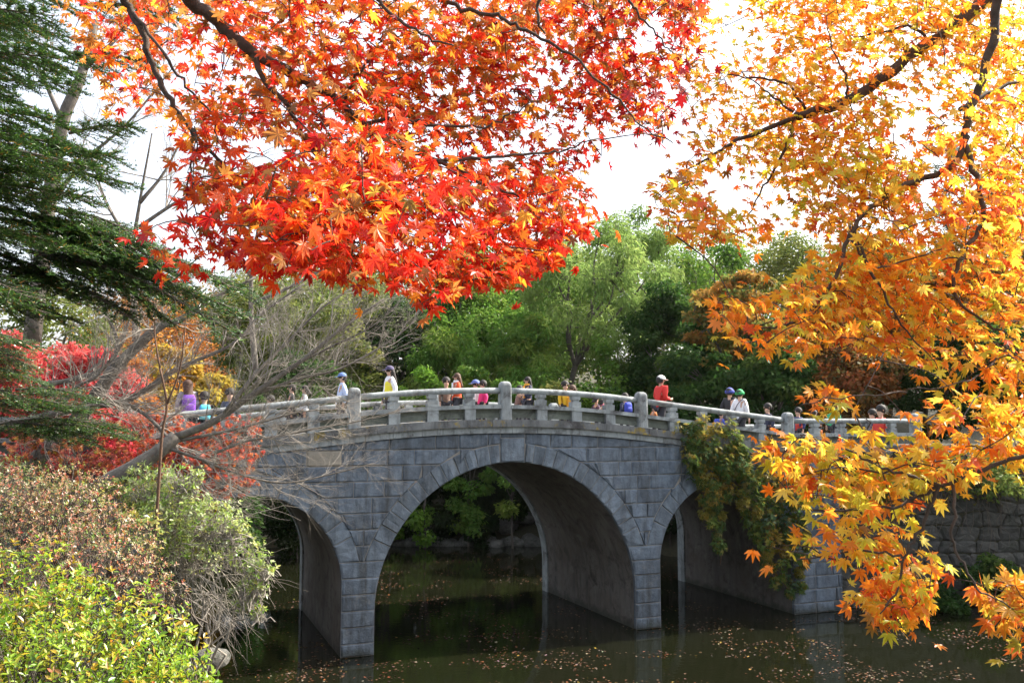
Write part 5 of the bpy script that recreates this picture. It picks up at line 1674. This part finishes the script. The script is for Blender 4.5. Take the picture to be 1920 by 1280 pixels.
spr = [(-260, 20, 130, 70, 6.4, .42), (-240, -60, 150, 20, 6.8, .4), (-250, 100, 160, 140, 6.6, .42), (-240, 60, 200, 120, 7.2, .36), (-250, 190, 150, 160, 6.2, .36), (-260, 240, 190, 290, 6.4, .5), (-250, 260, 235, 300, 6.0, .5),
       (-250, 310, 250, 345, 6.6, .5), (-240, 350, 150, 400, 6.0, .5), (-240, 390, 200, 440, 6.2, .45), (-240, 330, 110, 330, 5.8, .5), (-240, 440, 120, 520, 6.0, .5), (-240, 500, 90, 590, 5.9, .42),
       (60, 440, 440, 590, 6.9, .42), (40, 450, 330, 610, 6.7, .42), (120, 480, 470, 540, 7.2, .34), (-220, 420, 260, 510, 6.5, .5), (-240, 470, 160, 560, 6.3, .45), (-240, 150, 60, 200, 5.8, .4), (-240, 0, 60, 40, 6, .4), (100, 420, 250, 430, 7, .3),
       (-250, 40, 100, 30, 5.6, .5), (-250, 130, 120, 110, 5.5, .5), (-250, 220, 130, 230, 5.4, .5), (-250, 290, 200, 320, 5.3, .5), (-250, 370, 180, 370, 5.4, .5), (-250, 420, 160, 470, 5.5, .5), (-240, 480, 60, 560, 5.4, .45), (80, 455, 380, 560, 6.4, .45), (20, 500, 250, 600, 6.2, .42), (60, 400, 230, 470, 6.4, .4), (90, 425, 475, 560, 6.4, .5), (50, 470, 425, 615, 6.2, .5), (150, 500, 465, 592, 6.6, .4), (0, 410, 340, 520, 6.2, .5), (100, 390, 300, 470, 6.4, .45), (-100, 540, 130, 600, 6, .4), (150, 10, 350, 40, 7.6, .35), (120, 110, 290, 120, 7.6, .34), (130, 250, 260, 240, 7.8, .32)]
fx = px(-330, 300, 6.9)
fz = float(ground_z(np.array([fx[0]]), np.array([6.9]))[0])
fir('dark green fir with flat needled branches filling the left edge', (fx[0], 6.9, fz), np.array([(fx[0], 6.9, fz - .2), (fx[0] + .03, 6.9, fz + 2.5), (fx[0], 6.9, fz + 5), (fx[0] + .05, 6.9, fz + 8)]), spr + [
    (fx[0] * 0 - 330, 250, -200, 240, 6.9, .3)], .15)
spr2 = [(-60, 640, 60, 690, 9.5, .5), (-80, 680, 80, 720, 9.3, .5), (-60, 760, 170, 770, 9.6, .5), (-40, 800, 240, 805, 9.8, .5), (20, 790, 190, 840, 9.5, .4), (-70, 720, 60, 760, 9.2, .5), (30, 730, 180, 750, 9.8, .4), (-80, 620, 70, 650, 9.4, .5), (60, 800, 245, 822, 9.6, .4)]
f2 = px(-180, 700, 9.6); f2z = float(ground_z(np.array([f2[0]]), np.array([9.6]))[0])
fir('smaller sunlit fir with low branches under the crimson maple', (f2[0], 9.6, f2z), np.array([(f2[0], 9.6, f2z - .2), (f2[0], 9.6, f2z + 1.6), (f2[0], 9.6, f2z + 4)]), spr2, .09)

# ------------------------------------------------------------------ shrubs on the near left bank
def shrub(name, label, ells, n_ros, per, size, pal, shape='oval', twig=.5, singles=False, Yb=None, leafm='leaf_bush', twigm='bark_brown', droop=-.5, group=None):
    """ells: (u, v, Y, radius px x, radius px z); rosettes of leaves on the outer part of the ellipsoids"""
    E_ = [(px(u, v, Y), np.array([ru, .8 * ru, rv]) * Y / F_PX) for (u, v, Y, ru, rv) in ells]
    c0 = np.mean([e[0] for e in E_], 0)
    zb = float(ground_z(c0[0:1], c0[1:2])[0])
    root = empty(name, (c0[0], c0[1], zb), label, 'shrub', group)
    V, T = {'oval': (OVAL_V, OVAL_T), 'star': (STAR_V, STAR_T), 'rhomb': (RHOMB_V, RHOMB_T)}[shape]
    vol = np.array([e[1].prod() ** (2 / 3) for e in E_]); cnt = (n_ros * vol / vol.sum()).astype(int)
    LP, LR, LS, LC = [], [], [], []
    tw = MB()
    for (c, r_), k in zip(E_, cnt):
        d = unit(rng.normal(0, 1, (k, 3)) + np.array([0, -.25, .35]))
        f = rng.uniform(.35, 1.1, (k, 1)) ** .5
        Q = c + d * f * r_
        bump_ = fbm2(Q[:, 0] * 100, Q[:, 2] * 100, 60, 5)
        Q += d * (bump_ * .06)[:, None]
        for i_ in range(k):
            q_ = Q[i_]; g = unit(d[i_] * .8 + np.array([0, 0, .7]) + rng.normal(0, .25, 3))
            L = size * rng.uniform(2.5, 5)
            if rng.uniform() < twig:
                b_ = q_ - g * L - np.array([0, 0, L * .3]) + rng.normal(0, .3, 3) * L
                tw.add(*tube([b_, q_ - g * L * .4, q_ + g * size * .4], [.0028, .002, .001], 3, False))
            m_ = max(3, int(per * rng.uniform(.7, 1.3)))
            a = rng.uniform(0, 6.28) + np.arange(m_) * 2.4
            s1 = unit(np.cross(g, (.3, .2, 1))); s2 = np.cross(g, s1)
            rd = np.cos(a)[:, None] * s1 + np.sin(a)[:, None] * s2
            el = rng.uniform(.1, .9, (m_, 1))
            tip = unit(rd * (1 - el * .5) + g * el)
            nrm = unit(g - tip * 0.3 - rd * .2 + rng.normal(0, .2, (m_, 3)))
            hh = rng.uniform(-.5, .4, (m_, 1)) * size * 1.6
            LP.append(q_ + g * hh); LR.append(frames(nrm, tip)); LS.append(size * rng.uniform(.6, 1.2, m_))
            LC.append(pick_cols(pal, 1, .08) * .5 + pick_cols(pal, m_, .12) * .5)
        # inner stems from the ground to the shell
        for i_ in rng.choice(k, min(k, 40), replace=False):
            b_ = np.array([c[0] + rng.normal(0, .1), c[1] + rng.normal(0, .1), c[2] - r_[2] * .9])
            tw.add(*tube(limb_path(b_, Q[i_], .03, 5), np.linspace(.008, .002, 5), 4, False))
    tw.build('twigs', M[twigm], root, True, kind='stuff')
    P = np.concatenate(LP); Rm = np.concatenate(LR); S = np.concatenate(LS); C = np.concatenate(LC)
    if singles:
        u, v = proj(P)
        rank = S / P[:, 1] + np.where((u > 5) & (u < 1900) & (v < 1275), 1, 0)
        idx = np.argsort(-rank); big, rest = idx[:290], idx[290:]
        single_leaves('leaf', name + '_leaf_shape', V, T, P[big], Rm[big], S[big], C[big], root, M['leaf_bush_one'])
    else:
        rest = np.arange(len(P))
    mb = MB(); scatter(mb, V, T, P[rest], Rm[rest], S[rest], C[rest]); mb.build('leaves', M[leafm], root, kind='stuff')
    return root
AZ = [(4, (.22, .36, .016)), (3, (.38, .50, .022)), (3.6, (.11, .24, .018)), (1.2, (.62, .48, .03)), (.7, (.60, .22, .025)), (.15, (.45, .04, .03))]
shrub('azalea_bush', 'sunny yellow green azalea bush in the bottom left foreground', [
    (20, 1180, 4.5, 190, 150), (150, 1230, 4.3, 190, 150), (250, 1260, 4.2, 140, 120), (90, 1340, 3.8, 260, 180), (320, 1330, 3.9, 120, 120), (-80, 1250, 4.2, 180, 160), (240, 1420, 3.7, 200, 160), (320, 1240, 4.5, 60, 60)],
    2900, 6, .034, AZ, singles=True)
AZ2 = [(2.3, (.54, .20, .13)), (2.4, (.62, .42, .30)), (5, (.19, .30, .05)), (2.2, (.60, .09, .05)), (1.5, (.55, .42, .32)), (1, (.10, .15, .04))]
shrub('azalea_bush', 'pinkish rust azalea bush behind the yellow green one', [
    (20, 1010, 7.2, 120, 110), (110, 1000, 7.4, 120, 100), (200, 1030, 7.2, 90, 90), (270, 1090, 7.0, 60, 60), (320, 1130, 6.9, 36, 50), (150, 1090, 6.6, 160, 100), (60, 930, 8, 90, 60), (150, 930, 8, 80, 50)],
    2600, 6, .026, AZ2)
shrub('evergreen_bush', 'small leaved dark green bush at the left edge above the rust azalea', [
    (10, 930, 8.6, 70, 80), (-30, 990, 8.4, 80, 80), (60, 900, 9.2, 50, 45)], 700, 6, .03, [(3, (.08, .14, .035)), (2, (.16, .22, .06)), (1, (.3, .33, .16))])
VAR = [(3, (.34, .46, .08)), (2, (.50, .56, .20)), (3, (.16, .30, .03)), (1.5, (.52, .54, .40)), (1, (.45, .40, .08))]
shrub('variegated_shrub', 'pale variegated shrub overhanging the water in front of the left arch', [
    (330, 945, 12.6, 70, 45), (390, 975, 12.5, 70, 42), (450, 1030, 12.4, 45, 40), (480, 1075, 12.3, 32, 45), (290, 905, 12.8, 55, 40), (360, 1040, 12.6, 60, 45), (488, 1130, 12.3, 18, 36), (320, 1010, 12.8, 50, 45), (430, 985, 12.2, 45, 26), (500, 1060, 12.2, 18, 26), (345, 900, 12.4, 40, 26), (460, 1110, 12.3, 30, 30), (290, 980, 12.3, 50, 50)],
    1000, 6, .065, VAR, twig=.8, twigm='twig_pale', leafm='leaf_bush')
tg = empty('bare_shrub', tuple(px(420, 1230, 12.2)), 'tangle of dry bare twigs hanging below the variegated shrub', 'shrub')
mb = MB()
for k in range(46):
    p = px(rng.uniform(330, 430), rng.uniform(980, 1130), rng.uniform(12, 12.9))
    d = np.array([rng.uniform(-.1, .9), rng.uniform(-.4, .3), rng.uniform(-.9, .4)])
    grow(mb, p, d, rng.uniform(.4, .95), .007, 1, -.35, .8)
mb.build('twigs', M['twig_pale'], tg, True, kind='stuff')
mb = MB()
for k in range(5):
    p = px(400 + 15 * k, 1040 + 30 * k, 12.3); mb.add(*tube(limb_path(p, px(370 + 8 * k, 1260, 12.6), .08, 6), np.linspace(.012, .02, 6), 5, False))
mb.build('stem', M['twig_pale'], tg, True)
shrub('maple_shrub', 'coral red young maple in front of the left end of the bridge', [
    (430, 815, 15.2, 70, 22), (400, 850, 15, 80, 24), (350, 875, 14.8, 70, 26), (455, 795, 15.4, 40, 16), (410, 905, 14.9, 60, 26), (370, 930, 14.8, 60, 26), (440, 870, 15.1, 50, 18), (330, 905, 14.8, 40, 20), (350, 815, 15.3, 60, 20), (300, 845, 15.1, 60, 24), (470, 850, 15.3, 36, 16), (300, 790, 15.6, 50, 18), (260, 880, 14.9, 60, 24), (455, 905, 15.1, 34, 18)],
    720, 8, .06, CORAL, 'star', .6, twigm='bark_grey', leafm='leaf_far')
shrub('maple_shrub', 'pink and orange young maple behind the leaning trunk', [
    (240, 860, 15.5, 80, 30), (140, 850, 15.3, 90, 40), (60, 850, 15, 70, 40), (260, 800, 16, 60, 30), (200, 900, 15.2, 80, 30), (290, 830, 16, 50, 30)],
    420, 8, .06, [(3, (.60, .20, .16)), (2, (.58, .13, .08)), (2, (.60, .26, .08)), (1, (.52, .4, .07))], 'star', .6, twigm='bark_grey', leafm='leaf_far')
shrub('bamboo_grass', 'low green and yellow undergrowth on the bank under the bare tree', [
    (290, 950, 13.5, 80, 60), (200, 960, 13, 90, 60), (120, 960, 12, 90, 60), (330, 1000, 13.2, 60, 50), (250, 1020, 11.5, 60, 60)],
    700, 6, .075, [(2, (.12, .2, .04)), (2, (.3, .32, .08)), (1, (.45, .35, .06))], 'rhomb', .3)
